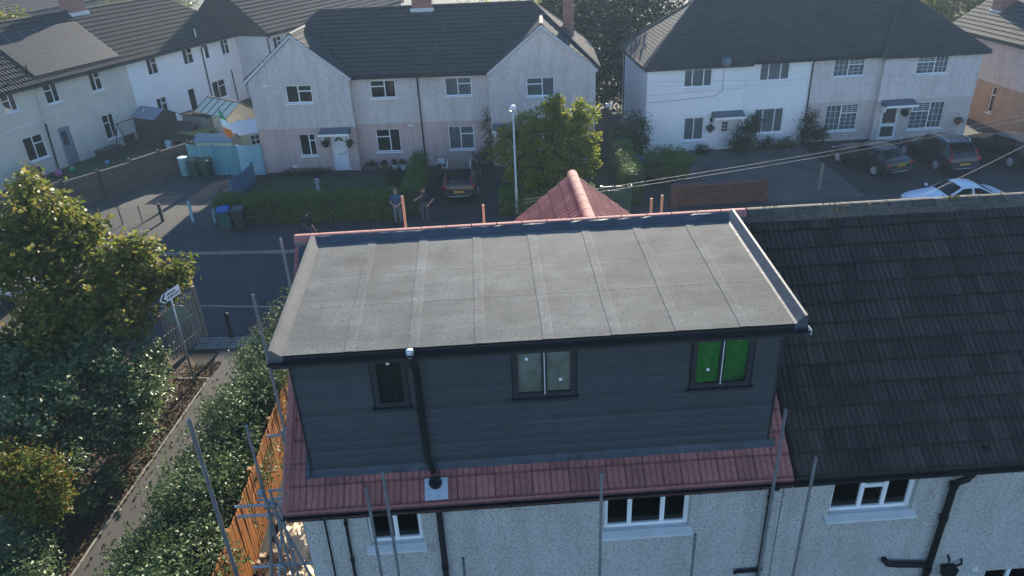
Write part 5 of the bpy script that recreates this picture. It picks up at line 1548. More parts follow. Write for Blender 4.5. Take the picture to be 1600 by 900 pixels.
# planters along the recessed wall
for i, (x, m) in enumerate(((-3.1, 'timber_brown'), (-2.3, 'brass'), (-1.7, 'dirty_white'), (-1.2, 'dirty_white'))):
    y = 32.95-0.084*(x+9.3)-0.05
    p = thing('planter', ['brown wooden planter box by the recessed house wall', 'ochre plant pot under the lower window of the pink house', 'left pale plant pot near the drainpipe of the pink house', 'right pale plant pot nearest the side hedge'][i], 'planter', (x, y, 0.09), R(-5), 'planters by the pink house')
    if i == 0: MB().box(-0.4, 0.4, -0.15, 0.15, 0, 0.3).build('pot', m, p, bevel=0.02)
    else: MB().lathe([(0.12, 0), (0.17, 0.28), (0.19, 0.3), (0.17, 0.31)], (0, 0, 0), 12).build('pot', m, p)
    P, d = crown_points([((0, 0, 0.42), (0.3 if i == 0 else 0.18, 0.15, 0.16))], 40, 6, 0.05, 20+i)
    leaf_mesh('plant', P, 0.09, 'leaf_dark', p, i)
# brick front wall
bw = thing('brick_wall', 'low rusty red brick garden wall at the white house forecourt', 'wall', (12.55, 23.95, 0.09), R(0.5))
br = MB().box(0, 0.215, 0, 0.10, 0, 0.063).mesh('brick', 'brick_unit')
# only the upper courses show over the ridge: they are laid brick by brick, the core behind is one piece
MB().box(0.0, 4.4, 0.012, 0.20, 0, 1.02).build('core', 'brick_unit', bw)
for k in range(7):
    for i in range(19):
        inst('brick', br, bw, (0.03+i*0.228+(0.114 if k % 2 else 0), -0.095+0.10*0, 0.50+k*0.075))
for x in (0.0, 4.4): MB().box(x-0.17, x+0.17, -0.13, 0.24, 0, 1.12).build('pier', 'brick_unit', bw)
MB().box(0.18, 4.22, -0.12, 0.23, 1.025, 1.07).build('coping', 'brick_unit', bw)
o = MB().box(-0.06, 0.06, -0.06, 0.06, 0, 1.35).build('forecourt_post', 'timber_grey', None, bevel=0.01, loc=(20.25, 25.2, 0.09)); props(o, 'bare grey timber post on the forecourt near the parked cars', 'post')
board_fence('garden_gate', 'dark blue-green board gate between the two front hedges', [(9.0, 23.9), (10.4, 23.8)], 1.3, 'bin_green', 0.11, 0.01)
# rubbish and sheeting by the scaffold
ps = thing('plastic_sheeting', 'crumpled translucent plastic sheeting on the ground below the scaffold', 'plastic sheet', (-1.1, 4.2, 0.01))
mb = MB(); n = 34
g2 = np.random.RandomState(3)
hmap = g2.rand(n+1, n+1)
vs = []
for i in range(n+1):
    for j in range(n+1):
        x = -0.95+1.9*i/n; y = -2.2+4.0*j/n
        z = 0.22*abs(math.sin(x*3.1+y*1.3))*abs(math.cos(y*2.3-x))+0.10*hmap[i, j]+0.35*math.exp(-((x-0.2)**2+(y-0.3)**2)*2)
        vs.append((x+0.05*hmap[j, i], y, z))
mb.add(vs, [(i*(n+1)+j, (i+1)*(n+1)+j, (i+1)*(n+1)+j+1, i*(n+1)+j+1) for i in range(n) for j in range(n)])
mb.build('sheet', 'plastic_sheet', ps, fix=False)
rb = thing('rubble_heap', 'small heap of broken tiles and soil beside the plastic sheeting', 'rubble', (-1.75, 3.4, 0.0))
rbm = MB().add([(-.09, -.06, 0), (.10, -.05, 0), (.08, .07, 0), (-.07, .06, 0), (-.05, -.04, .07), (.06, -.03, .06), (.05, .05, .08), (-.04, .04, .05)], [(0, 3, 2, 1), (4, 5, 6, 7), (0, 1, 5, 4), (1, 2, 6, 5), (2, 3, 7, 6), (3, 0, 4, 7)]).mesh('rubble_piece', 'rubble')
for i in range(60):
    inst('rubble_piece', rbm, rb, (rnd.gauss(0, 0.28), rnd.gauss(0, 0.6), rnd.uniform(0, 0.25)), (rnd.uniform(0, 6), rnd.uniform(0, 6), rnd.uniform(0, 6)), (rnd.uniform(0.6, 1.6),)*3)

# ------------------------------------------------------------------ street furniture
lp = thing('street_lamp', 'slim pale grey street lamp before the bright green tree', 'street lamp', (4.95, 24.3, 0.10))
MB().path([(0, 0, 0), (0, 0, 1.2), (0, 0, 1.25), (0, 0, 5.02)], [0.075, 0.07, 0.048, 0.036], 12).build('pole', 'lamp_grey', lp, smooth=True)
MB().lathe([(0.05, 4.98), (0.12, 5.02), (0.155, 5.08), (0.15, 5.17), (0.09, 5.24), (0.02, 5.26)], (0, 0, 0), 16).build('lamp_head', 'dirty_white', lp, smooth=True)
MB().lathe([(0.10, 4.985), (0.125, 5.0), (0.02, 4.97)], (0, 0, 0), 16).build('lens', 'zinc', lp)
l2 = thing('garden_lamp', 'small white flat-topped lamp post between the pink and white houses', 'lamp', (10.95, 33.4, 0.0))
MB().path([(0, 0, 0), (0, 0, 2.75)], 0.022, 8).build('pole', 'anthracite', l2); MB().box(-0.20, 0.12, -0.12, 0.12, 2.75, 2.98).build('lamp_head', 'dirty_white', l2, bevel=0.05)
bo = thing('bollard', 'black bollard standing on the pavement by the tactile slabs', 'bollard', (-5.92, 14.09, 0.06))
MB().lathe([(0.085, 0), (0.085, 0.12), (0.065, 0.14), (0.065, 0.84), (0.078, 0.86), (0.078, 0.92), (0.06, 0.96), (0.02, 0.975)], (0, 0, 0), 16).build('shaft', 'black_plastic', bo, smooth=True)
# direction sign on its post
sg = thing('direction_sign', 'white pointed direction sign on a grey post above a round sign', 'sign', (-6.33, 11.34, 0.0), 0)
MB().path([(0, 0, 0), (0, 0, 3.45)], 0.038, 10).build('post', 'galvanised', sg, smooth=True)
sa = R(70)
pt = [(-0.46, 0, 0.0), (-0.30, 0, 0.15), (0.42, 0, 0.15), (0.42, 0, -0.15), (-0.30, 0, -0.15)]
sp_ = MB().prism(pt, (0, 0.012, 0)).build('sign_plate', 'sign_white', sg, loc=(0.06, -0.055, 3.28), rot=(0, 0, sa))
MB().prism([(-0.40, 0, 0.0), (-0.27, 0, 0.125), (-0.17, 0, 0.125), (-0.30, 0, 0.0), (-0.17, 0, -0.125), (-0.27, 0, -0.125)], (0, -0.003, 0)).build('arrow', 'sign_black', sp_)
for row in (0, 1):
    x = -0.14
    for k in range(7 if row else 5):
        wd = 0.045+0.02*((k*5+row) % 3)
        MB().box(x, x+wd*0.8, -0.003, 0, 0.02-row*0.11, 0.075-row*0.11+0.015*((k+row) % 2)).build('letter_mark', 'sign_black', sp_); x += wd+0.012
sd = MB().lathe([(0.34, -0.006), (0.34, 0.006)], (0, 0, 0), 28, 'Y').build('round_sign_back', 'sign_back', sg, loc=(0.04, 0.05, 2.50), rot=(0, 0, R(28)))
# pale picket barrier at the path entrance
pk = thing('picket_barrier', 'pale slatted timber barrier behind the direction sign', 'barrier', (-7.45, 12.6, 0.02), R(72))
for i in range(11): MB().box(i*0.155, i*0.155+0.085, -0.012, 0.012, 0.1, 1.95).build('slat', 'timber_grey', pk)
for z in (0.3, 1.0, 1.75): MB().box(-0.05, 1.72, 0.014, 0.06, z, z+0.09).build('rail', 'timber_grey', pk)
MB().box(1.70, 1.82, -0.06, 0.06, 0, 2.05).build('post', 'timber_grey', pk)
# overhead wires
def wire(pts, r, label):
    P = []
    for (a, b) in zip(pts[:-1], pts[1:]):
        a, b = Vector(a), Vector(b)
        for i in range(24):
            t = i/24; p = a.lerp(b, t); p.z -= 0.35*4*t*(1-t)*(b-a).length/40; P.append(p)
    P.append(Vector(pts[-1]))
    o = MB().path(P, r, 6).build('overhead_wire', 'wire', smooth=True)
    props(o, label, 'cable', 'overhead wires')
wire([(4.6, 11.9, 5.45), (33.2, 21.2, 5.55)], 0.0055, 'upper thin wire of the pair sloping over the parked cars')
wire([(4.6, 11.9, 5.35), (33.2, 21.0, 5.40)], 0.005, 'lower thin wire of the pair sloping over the parked cars')
wire([(10.6, 7.4, 5.0), (34.5, 22.0, 6.6)], 0.005, 'single bright wire rising from the dark roof past the white car')
wire([(13.2, 32.2, 4.35), (38.0, 30.0, 4.5)], 0.006, 'thin wire across the upper windows of the white house')
wire([(13.2, 32.2, 4.10), (38.0, 29.5, 4.1)], 0.005, 'lower thin wire across the white house front')
wire([(24.0, 32.0, 4.3), (40.0, 29.0, 3.9)], 0.006, 'short bright wire before the right window of the pink half')
# ------------------------------------------------------------------ cars
def car(label, loc, rz, paint, L=4.4, Wd=1.8, Ht=1.6, style='suv', rails=False, plate=True, group='cars parked in the street', roof=None):
    """+x is forward. Sections run from the tail to the nose; the window openings are inset and glazed."""
    c = thing('parked_car', label, 'car', loc, rz, group)
    hw = Wd/2
    if style == 'suv':
        S = [(0.0, .42, .62, .66, .86, .80), (.015, .36, .92, .98, .96, .86), (.05, .33, .98, 1.06, 1.0, .86), (.15, .32, .985, Ht-.05, 1.0, .74), (.22, .32, .98, Ht, 1.0, .74), (.40, .32, .97, Ht+.01, 1.0, .75), (.55, .32, .96, Ht-.04, 1.0, .74), (.69, .32, .96, 1.05, 1.0, .84), (.74, .32, .94, .99, 1.0, .86), (.90, .33, .88, .93, .97, .82), (.975, .36, .78, .82, .88, .74), (1.0, .42, .62, .66, .76, .66)]
        rw, ws = (2, 3), (6, 7)
    elif style == 'hatch':
        S = [(0.0, .40, .60, .64, .84, .78), (.015, .34, .86, .92, .95, .84), (.07, .30, .92, .98, 1.0, .84), (.20, .30, .92, Ht-.06, 1.0, .70), (.30, .30, .92, Ht, 1.0, .72), (.42, .30, .91, Ht+.01, 1.0, .73), (.54, .30, .90, Ht-.05, 1.0, .72), (.70, .30, .90, .97, 1.0, .84), (.74, .30, .88, .93, 1.0, .86), (.90, .32, .80, .85, .97, .82), (.975, .34, .70, .74, .88, .74), (1.0, .40, .56, .60, .76, .66)]
        rw, ws = (2, 3), (6, 7)
    else:
        S = [(0.0, .40, .62, .68, .82, .76), (.02, .34, .78, .84, .92, .80), (.08, .30, .82, .90, .98, .82), (.16, .29, .84, .93, 1.0, .82), (.34, .29, .86, Ht-.03, 1.0, .66), (.42, .29, .86, Ht, 1.0, .68), (.52, .29, .85, Ht-.02, 1.0, .68), (.68, .29, .84, .91, 1.0, .82), (.73, .29, .82, .88, 1.0, .84), (.90, .31, .74, .78, .95, .80), (.975, .33, .64, .68, .84, .72), (1.0, .38, .52, .56, .70, .62)]
        rw, ws = (3, 4), (6, 7)
    bm = bmesh.new()
    rings = []
    for (fx, zb, zs, zt, ws_, wt) in S:
        x = fx*L-L/2; w = hw*ws_; t = hw*wt
        half = [(w*0.86, zb), (w*0.985, zb+0.10), (w, (zb+zs)/2), (w*0.965, zs), (t, zt-0.05), (t*0.80, zt), (0.0, zt+0.025)]
        ring = [bm.verts.new((x, y, z)) for y, z in half]
        ring += [bm.verts.new((x, -y, z)) for y, z in half[-2::-1]]
        rings.append(ring)
    n = len(rings[0])
    groups = {'side_window': [], 'windscreen': [], 'rear_window': []}
    sidefaces = [[], []]
    for i in range(len(rings)-1):
        for k in range(n-1):
            f = bm.faces.new((rings[i][k], rings[i+1][k], rings[i+1][k+1], rings[i][k+1]))
            f.smooth = True
            green = rw[1] <= i < ws[0] if style != 'coupe' else rw[0] <= i <= ws[0]
            if k in (3, n-5) and green: sidefaces[0 if k == 3 else 1].append(f)
            if k in (4, 5, n-7, n-6) and i == ws[0]: groups['windscreen'].append(f)
            if k in (4, 5, n-7, n-6) and i == rw[0]: groups['rear_window'].append(f)
    bm.faces.new(rings[0]); bm.faces.new(rings[-1][::-1])
    for i in range(len(rings)-1):
        bm.faces.new((rings[i][0], rings[i][-1], rings[i+1][-1], rings[i+1][0]))
    bmesh.ops.recalc_face_normals(bm, faces=bm.faces)
    parts = []
    allg = [('windscreen', groups['windscreen']), ('rear_window', groups['rear_window'])]
    for sf in sidefaces:
        m2 = len(sf)//2
        allg += [('side_window', sf[:m2]), ('side_window', sf[m2:])]
    for nm, fs in allg:
        fs = [f for f in fs if f.is_valid]
        if not fs: continue
        bmesh.ops.inset_region(bm, faces=fs, thickness=0.045 if nm == 'side_window' else 0.07, use_even_offset=True)
        parts.append((nm, fs))
    out = []
    for nm, fs in parts:
        b2 = bmesh.new()
        for f in fs:
            g = b2.faces.new([b2.verts.new(v.co+f.normal*0.004) for v in f.verts]); g.smooth = True
        bmesh.ops.remove_doubles(b2, verts=b2.verts, dist=0.012)
        me = bpy.data.meshes.new(nm); b2.to_mesh(me); b2.free()
        me.materials.append(MATS['car_glass']); out.append((nm, me))
    for nm, fs in parts:
        bmesh.ops.delete(bm, geom=fs, context='FACES_ONLY')
    me = bpy.data.meshes.new('body'); bm.to_mesh(me); bm.free()
    me.materials.append(MATS[paint])
    body = inst('body', me, c)
    s = body.modifiers.new('sub', 'SUBSURF'); s.levels = 2; s.render_levels = 2
    for nm, m_ in out: inst(nm, m_, c)
    # dark cabin so the glass has something behind it
    MB().box(-L*0.26, L*0.17, -hw*0.62, hw*0.62, 0.45, Ht*0.62).build('cabin', 'rubber', c, bevel=0.08)
    # wheels and arches
    wr = 0.34 if style == 'suv' else 0.315
    for x in (-L*0.30, L*0.31):
        for sd_ in (-1, 1):
            y = sd_*(hw-0.10)
            ar = MB().lathe([(wr+0.06, -0.09), (wr+0.06, 0.085)], (x, y, wr), 24, 'Y').build('wheel_arch', 'rubber', c)
            ty = MB().lathe([(wr*0.62, -0.10), (wr*0.93, -0.105), (wr, -0.07), (wr, 0.07), (wr*0.93, 0.105), (wr*0.62, 0.10)], (x, y+sd_*0.012, wr), 24, 'Y').build('wheel', 'rubber', c, smooth=True)
            rm_ = MB(); rm_.lathe([(0.02, 0.0), (0.06, 0.012), (0.06, -0.02)], (x, y+sd_*0.11, wr), 12, 'Y')
            for q in range(5):
                a = 2*math.pi*q/5
                rm_.tube((x, y+sd_*0.112, wr), (x+wr*0.58*math.cos(a), y+sd_*0.112, wr+wr*0.58*math.sin(a)), 0.035, 6, 0.025)
            rm_.lathe([(wr*0.56, -0.012), (wr*0.63, -0.015), (wr*0.63, 0.015), (wr*0.56, 0.012)], (x, y+sd_*0.108, wr), 20, 'Y')
            rm_.build('rim', 'alloy', ty)
    # lights, plate, bumpers, mirrors
    xr = -L/2
    zl = S[1][2]-0.08
    for sd_ in (-1, 1):
        MB().box(xr+0.005, xr+0.16, sd_*hw*0.82-0.10, sd_*hw*0.82+0.10, zl-0.06, zl+0.06).build('tail_light', 'tail_red', c, bevel=0.035)
        if style == 'suv': MB().path([(xr+0.07, sd_*hw*0.80, zl+0.05), (xr+0.22, sd_*hw*0.73, Ht*0.72), (xr+0.36, sd_*hw*0.72, Ht*0.80)], 0.022, 8).build('tail_light', 'tail_red', c)
        MB().ball((L*0.19, sd_*(hw+0.08), S[6][2]+0.08), (0.07, 0.11, 0.075)).build('mirror', paint, c, smooth=True)
        MB().box(L/2-0.16, L/2-0.03, sd_*hw*0.58-0.14, sd_*hw*0.58+0.14, S[-2][2]-0.10, S[-2][2]-0.0).build('headlight', 'dirty_white', c, bevel=0.03)
    MB().box(xr-0.03, xr+0.10, -hw*0.84, hw*0.84, 0.40, 0.56).build('bumper', paint, c, bevel=0.05)
    MB().box(xr-0.035, xr+0.02, -hw*0.62, hw*0.62, 0.345, 0.385).build('bumper_trim', 'chrome', c, bevel=0.01)
    if plate:
        pz = 0.60 if style == 'suv' else 0.70
        pp = MB().box(xr-0.048, xr-0.030, -0.26, 0.26, pz-0.055, pz+0.055).build('number_plate', 'plate_yellow', c)
        for i in range(7):
            y = 0.205-i*0.062-(0.03 if i > 3 else 0)
            MB().box(xr-0.051, xr-0.0485, y-0.019, y+0.019, pz-0.035, pz+0.035).build('plate_character', 'sign_black', pp)
    if rails:
        for sd_ in (-1, 1):
            MB().path([(-L*0.33, sd_*hw*0.66, Ht-0.05), (-L*0.31, sd_*hw*0.66, Ht+0.05), (L*0.0, sd_*hw*0.67, Ht+0.075), (L*0.06, sd_*hw*0.67, Ht+0.0)], 0.022, 8).build('roof_rail', 'chrome', c, smooth=True)
    return c
car('dark red sport utility car with yellow plate on the pink house drive', (2.25, 28.35, 0.092), R(87), 'paint_maroon', 4.4, 1.78, 1.66, 'suv', rails=True)
car('black hatchback parked nose-in before the pink half of the pair', (24.15, 28.05, 0.092), R(108), 'paint_black', 4.2, 1.76, 1.42, 'hatch')
car('navy estate car with silver roof rails, right of the black hatchback', (27.95, 28.25, 0.092), R(93), 'paint_navy', 4.6, 1.82, 1.62, 'suv', rails=True)
car('black car cut off by the right edge of the photo', (31.6, 28.1, 0.092), R(100), 'paint_black', 4.5, 1.8, 1.50, 'suv')
car('pale silvery white coupe parked along the road beyond the dark roof', (25.05, 21.85, 0.0), R(180), 'paint_white', 4.35, 1.80, 1.33, 'coupe')
car('white car half hidden behind the large tree at the left', (-17.4, 18.6, 0.0), R(-6), 'paint_silver', 4.4, 1.78, 1.48, 'hatch')
mo = thing('moped', 'small moped with white fairing beside the dark red car', 'moped', (1.0, 30.4, 0.092), R(80))
for x in (-0.6, 0.6): MB().lathe([(0.12, -0.04), (0.24, -0.04), (0.24, 0.04), (0.12, 0.04)], (x, 0, 0.24), 18, 'Y').build('wheel', 'rubber', mo)
MB().box(-0.6, 0.1, -0.14, 0.14, 0.35, 0.62).build('body', 'paint_black', mo, bevel=0.05); MB().box(-0.65, 0.1, -0.13, 0.13, 0.66, 0.76).build('seat', 'rubber', mo, bevel=0.03)
MB().prism([(0.40, -0.2, 0.35), (0.40, 0.2, 0.35), (0.52, 0.17, 0.95), (0.52, -0.17, 0.95)], (0.05, 0, 0)).build('fairing', 'dirty_white', mo, bevel=0.02); MB().tube((0.48, -0.32, 1.0), (0.48, 0.32, 1.0), 0.018, 8).build('handlebar', 'rubber', mo); MB().box(-0.2, 0.55, -0.12, 0.12, 0.28, 0.34).build('footboard', 'paint_black', mo)

# ------------------------------------------------------------------ people
def person(label, loc, rz, J, cloth, hair):
    """J: joint positions of the pose. One continuous skin is fused over all the limbs; faces take the material of the nearest limb."""
    p = thing('person', label, 'person', loc, rz)
    segs = []
    def s(a, b, r0, r1, m): segs.append((Vector(a), Vector(b), r0, r1, m))
    top, bot, shoe = cloth
    s(J['pelvis'], J['waist'], .155, .145, bot); s(J['waist'], J['chest'], .15, .165, top); s(J['chest'], J['neck'], .15, .075, top)
    s(J['neck'], J['head'], .055, .06, 'skin')
    hd = Vector(J['head'])
    s(hd+Vector((0, 0.0, 0.02)), hd+Vector((0, 0.005, 0.12)), .078, .088, 'skin')
    s(hd+Vector((0, -0.085, 0.045)), hd+Vector((0, -0.10, 0.035)), .014, .016, 'skin')
    for sd_ in (-1, 1): s(hd+Vector((sd_*0.085, 0.01, 0.05)), hd+Vector((sd_*0.09, 0.01, 0.075)), .016, .016, 'skin')
    for k in ('l', 'r'):
        sh, el, wr = J['sh'+k], J['el'+k], J['wr'+k]
        s(J['chest'], sh, .13, .075, top)
        mid = Vector(sh).lerp(Vector(el), 0.75)
        s(sh, mid, .068, .056, top); s(mid, el, .046, .042, 'skin'); s(el, wr, .043, .029, 'skin')
        d = (Vector(wr)-Vector(el)).normalized(); side = d.orthogonal().normalized(); nn = d.cross(side)
        pm = Vector(wr)+d*0.07
        s(wr, pm, .030, .036, 'skin')
        for q in range(4):
            o_ = side*(0.030-0.02*q)
            ln = (0.075, 0.085, 0.08, 0.062)[q]
            k1 = pm+o_+d*ln*0.5; k2 = k1+d*ln*0.35+nn*ln*0.35
            s(pm+o_, k1, .011, .010, 'skin'); s(k1, k2, .010, .009, 'skin')
        s(Vector(wr)+d*0.02, Vector(wr)+d*0.06+side*0.05, .013, .012, 'skin'); s(Vector(wr)+d*0.06+side*0.05, Vector(wr)+d*0.10+side*0.045+nn*0.015, .012, .010, 'skin')
        hp, kn, an = J['hp'+k], J['kn'+k], J['an'+k]
        s(J['pelvis'], hp, .13, .10, bot); s(hp, kn, .092, .064, bot); s(kn, an, .066, .050, bot)
        s(an, Vector(an)+Vector((0, -0.15, -0.05)), .048, .040, shoe)
    mb = MB()
    for a, b, r0, r1, m in segs:
        k = 4
        for i in range(k+1):
            t = i/k; mb.ball(a.lerp(b, t), r0+(r1-r0)*t, 8, 6)
        mb.tube(a, b, r0, 10, r1)
    tmp = mb.build('tmp', 'skin')
    rmd = tmp.modifiers.new('r', 'REMESH'); rmd.mode = 'VOXEL'; rmd.voxel_size = 0.011
    sm = tmp.modifiers.new('s', 'SMOOTH'); sm.iterations = 3; sm.factor = 0.5
    dg = bpy.context.evaluated_depsgraph_get()
    me = bpy.data.meshes.new_from_object(tmp.evaluated_get(dg))
    old_ = tmp.data
    bpy.data.objects.remove(tmp); bpy.data.meshes.remove(old_)
    names = ['skin', top, bot, shoe]
    names = list(dict.fromkeys(names))
    me.materials.clear()
    for n_ in names: me.materials.append(MATS[n_])
    nf = len(me.polygons)
    C = np.empty(nf*3); me.polygons.foreach_get('center', C); C = C.reshape(-1, 3)
    best = np.full(nf, 1e9); idx = np.zeros(nf, int)
    for a, b, r0, r1, m in segs:
        a_, b_ = np.array(a), np.array(b); ab = b_-a_
        t = np.clip(((C-a_)@ab)/max(1e-9, ab@ab), 0, 1)
        dd_ = np.linalg.norm(C-(a_+t[:, None]*ab), axis=1)-(r0+(r1-r0)*t)
        mk = dd_ < best; best[mk] = dd_[mk]; idx[mk] = names.index(m)
    me.polygons.foreach_set('material_index', idx.astype(np.int32))
    me.polygons.foreach_set('use_smooth', [True]*nf)
    me.update(); me.name = 'body'
    inst('body', me, p)
    hb = MB(); hb.ball(hd+Vector((0, 0.018, 0.115)), (0.098, 0.105, 0.10), 14, 9)
    hb.v = [v if (v[2] > hd.z+0.075 or v[1] > hd.y+0.02) else (v[0]*0.8+hd.x*0.2, v[1]*0.8+(hd.y+0.03)*0.2, hd.z+0.09) for v in hb.v]
    hb.build('hair', hair, p, smooth=True)
    for sd_ in (-1, 1):
        MB().ball(hd+Vector((sd_*0.032, -0.080, 0.07)), 0.011, 8, 6).build('eye', 'dark_cloth', p)
    MB().box(hd.x-0.025, hd.x+0.025, hd.y-0.088, hd.y-0.080, hd.z-0.004, hd.z+0.004).build('mouth', 'terracotta', p)
    return p
def stand(h=1.76):
    k = h/1.76
    J = dict(pelvis=(0, 0, .95), waist=(0, 0, 1.08), chest=(0, 0, 1.32), neck=(0, .01, 1.48), head=(0, -.01, 1.585),
             shl=(.19, 0, 1.41), shr=(-.19, 0, 1.41), ell=(.26, .02, 1.12), elr=(-.26, .02, 1.12), wrl=(.24, -.10, .88), wrr=(-.24, -.10, .88),
             hpl=(.10, 0, .90), hpr=(-.10, 0, .90), knl=(.12, -.01, .49), knr=(-.12, -.01, .49), anl=(.13, .02, .09), anr=(-.13, .02, .09))
    return {a: tuple(x*k for x in b) for a, b in J.items()}
J = stand(1.78); J['ell'] = (.29, -.02, 1.14); J['elr'] = (-.29, -.02, 1.14); J['wrl'] = (.10, -.22, 1.06); J['wrr'] = (-.10, -.23, 1.05)
person('standing man in blue shirt and grey trousers with hands before his waist', (-0.75, 23.75, 0.10), R(-4), J, ('denim_blue', 'grey_cloth', 'dark_cloth'), 'hair_grey')
J = stand(1.80); J['elr'] = (-.42, -.16, 1.22); J['wrr'] = (-.12, -.22, 1.42); J['ell'] = (.42, .10, 1.15); J['wrl'] = (.22, -.08, .97)
person('standing man in dark shirt raising one hand to his mouth', (0.55, 23.7, 0.10), R(-2), J, ('navy_cloth', 'jeans', 'dark_cloth'), 'hair_brown')
J = stand(1.72)
person('dark clothed person mostly hidden by the roof, near the hedge', (-4.48, 21.65, 0.10), R(150), J, ('dark_cloth', 'jeans', 'dark_cloth'), 'hair_brown')
# ------------------------------------------------------------------ trees, hedges, ground cover
def branch(mb, a, b, r0, r1, rs, wob=0.12, n=6):
    a, b = Vector(a), Vector(b); pts = []; rr = []
    L = (b-a).length
    for i in range(n+1):
        t = i/n; p = a.lerp(b, t)
        if 0 < i < n: p += Vector((rs.normal()*wob*L*0.3, rs.normal()*wob*L*0.3, rs.normal()*wob*L*0.15))
        pts.append(p); rr.append(r0+(r1-r0)*t)
    mb.path(pts, rr, 7)
    return pts
def tree(name, label, cat, loc, blobs, clusters, per, spread, size, m, seed, trunk_r=0.10, trunks=((0, 0),), inner=0.45, up=0.5, group=None, barkm='bark', twigs=0, aspect=0.6, lean=(0, 0)):
    t = thing(name, label, cat, loc, 0, group)
    rs = np.random.RandomState(seed)
    B = [((c[0]-loc[0], c[1]-loc[1], c[2]-loc[2]), r) for c, r in blobs]
    mb = MB()
    for (tx, ty) in trunks:
        cz = np.mean([b[0][2] for b in B]); cx = np.mean([b[0][0] for b in B]); cy = np.mean([b[0][1] for b in B])
        fork = Vector((tx*0.6+cx*0.4, ty*0.6+cy*0.4, max(0.25, cz*0.45)))
        branch(mb, (tx, ty, 0), fork, trunk_r, trunk_r*0.7, rs, 0.08)
        for c, r in B:
            e = Vector(c)+Vector((0, 0, r[2]*0.3))
            pts = branch(mb, fork, e, trunk_r*0.62, trunk_r*0.18, rs, 0.2)
            for q in range(3):
                d = rs.normal(size=3); d /= np.linalg.norm(d)
                branch(mb, pts[3+q], Vector(c)+Vector(d*np.array(r)*0.75), trunk_r*0.25, trunk_r*0.06, rs, 0.2)
    mb.build('trunk', barkm, t, smooth=True)
    P, o = crown_points(B, clusters, per, spread, seed, inner)
    P[:, 2] = np.maximum(P[:, 2], 0.03)
    leaf_mesh('crown', P, size, m, t, seed+1, up, aspect, o)
    if twigs:
        tw = MB()
        for i in range(twigs):
            k = rs.randint(len(P)); d = o[k]; p = Vector(P[k]); tw.tube(p, p-Vector(d)*rs.uniform(0.2, 0.5), 0.006, 4, 0.010)
        tw.build('twigs', 'twig', t, kind='stuff')
    return t
# big maple on the left, over the shrub bed
tree('maple_tree', 'large olive green tree with small lobed leaves at the left edge', 'tree', (-9.6, 11.2, 0.0),
     [((-10.2, 12.6, 5.45), (1.3, 1.1, 0.85)), ((-8.2, 11.7, 4.05), (1.2, 1.05, 0.8)), ((-7.0, 12.4, 3.35), (0.85, 0.8, 0.7)), ((-10.1, 11.2, 4.75), (1.3, 1.2, 0.65)), ((-10.5, 13.0, 6.35), (0.45, 0.45, 0.5)), ((-7.25, 12.0, 4.5), (0.55, 0.55, 0.5)), ((-8.9, 12.4, 5.0), (0.75, 0.8, 0.6)), ((-8.7, 10.3, 3.5), (1.6, 1.3, 0.9)), ((-7.7, 10.8, 2.8), (0.8, 0.8, 0.7)), ((-6.4, 12.4, 3.5), (0.35, 0.4, 0.35)), ((-12.4, 11.5, 5.4), (1.5, 1.3, 0.8)), ((-9.2, 9.6, 2.6), (1.5, 1.1, 0.9)), ((-11.4, 9.4, 2.6), (1.5, 1.2, 1.0))],
     900, 24, 0.17, 0.165, 'leaf_maple', 21, 0.12, ((0, 0), (0.35, -0.3)), 0.35, 0.5, twigs=220, aspect=0.8)
tree('laurel_shrub', 'big glossy dark green shrub below the maple beside the path', 'shrub', (-8.4, 8.2, 0.0),
     [((-7.95, 8.5, 2.0), (1.3, 1.3, 1.1)), ((-6.8, 8.8, 1.7), (0.85, 0.9, 0.85)), ((-8.4, 7.0, 2.2), (1.3, 1.2, 1.0)), ((-7.2, 7.3, 1.2), (0.8, 0.9, 0.8)), ((-7.4, 5.9, 1.3), (0.6, 0.6, 0.6)), ((-9.6, 7.8, 2.3), (1.4, 1.3, 1.1)), ((-6.9, 9.9, 1.7), (0.7, 0.7, 0.8)), ((-9.2, 6.0, 1.7), (1.1, 0.9, 0.9)), ((-8.3, 9.6, 2.2), (1.3, 1.0, 1.0)), ((-10.4, 9.0, 2.4), (1.4, 1.2, 1.1)), ((-8.4, 5.5, 1.2), (0.9, 0.8, 0.8)), ((-6.75, 7.9, 0.9), (0.6, 0.8, 0.6))],
     1150, 24, 0.14, 0.125, 'leaf_gloss', 33, 0.06, ((0, 0), (0.7, 0.5), (-0.6, -0.4)), 0.4, 0.5, twigs=90)
tree('autumn_shrub', 'rounded shrub with orange tinted leaf tips at the lower left edge', 'shrub', (-7.6, 4.6, 0.0),
     [((-7.5, 4.8, 2.0), (0.75, 0.7, 0.7)), ((-8.4, 4.9, 2.0), (0.9, 0.8, 0.75)), ((-7.15, 4.5, 1.5), (0.55, 0.55, 0.5))],
     420, 24, 0.11, 0.10, 'leaf_orange', 41, 0.04, ((0, 0), (0.3, 0.2)), 0.4, 0.5, twigs=40)
tree('bramble_shrub', 'loose green shrub in the bottom left corner of the photo', 'shrub', (-7.9, 3.1, 0.0),
     [((-7.6, 3.3, 0.95), (1.1, 0.7, 0.75)), ((-6.9, 2.5, 0.75), (0.7, 0.7, 0.6)), ((-8.4, 2.8, 1.0), (1.0, 0.8, 0.8)), ((-7.6, 4.4, 0.5), (0.5, 0.6, 0.4))],
     600, 13, 0.13, 0.085, 'leaf_gloss', 43, 0.035, ((0, 0), (0.6, -0.2)), 0.4, 0.5, twigs=60)
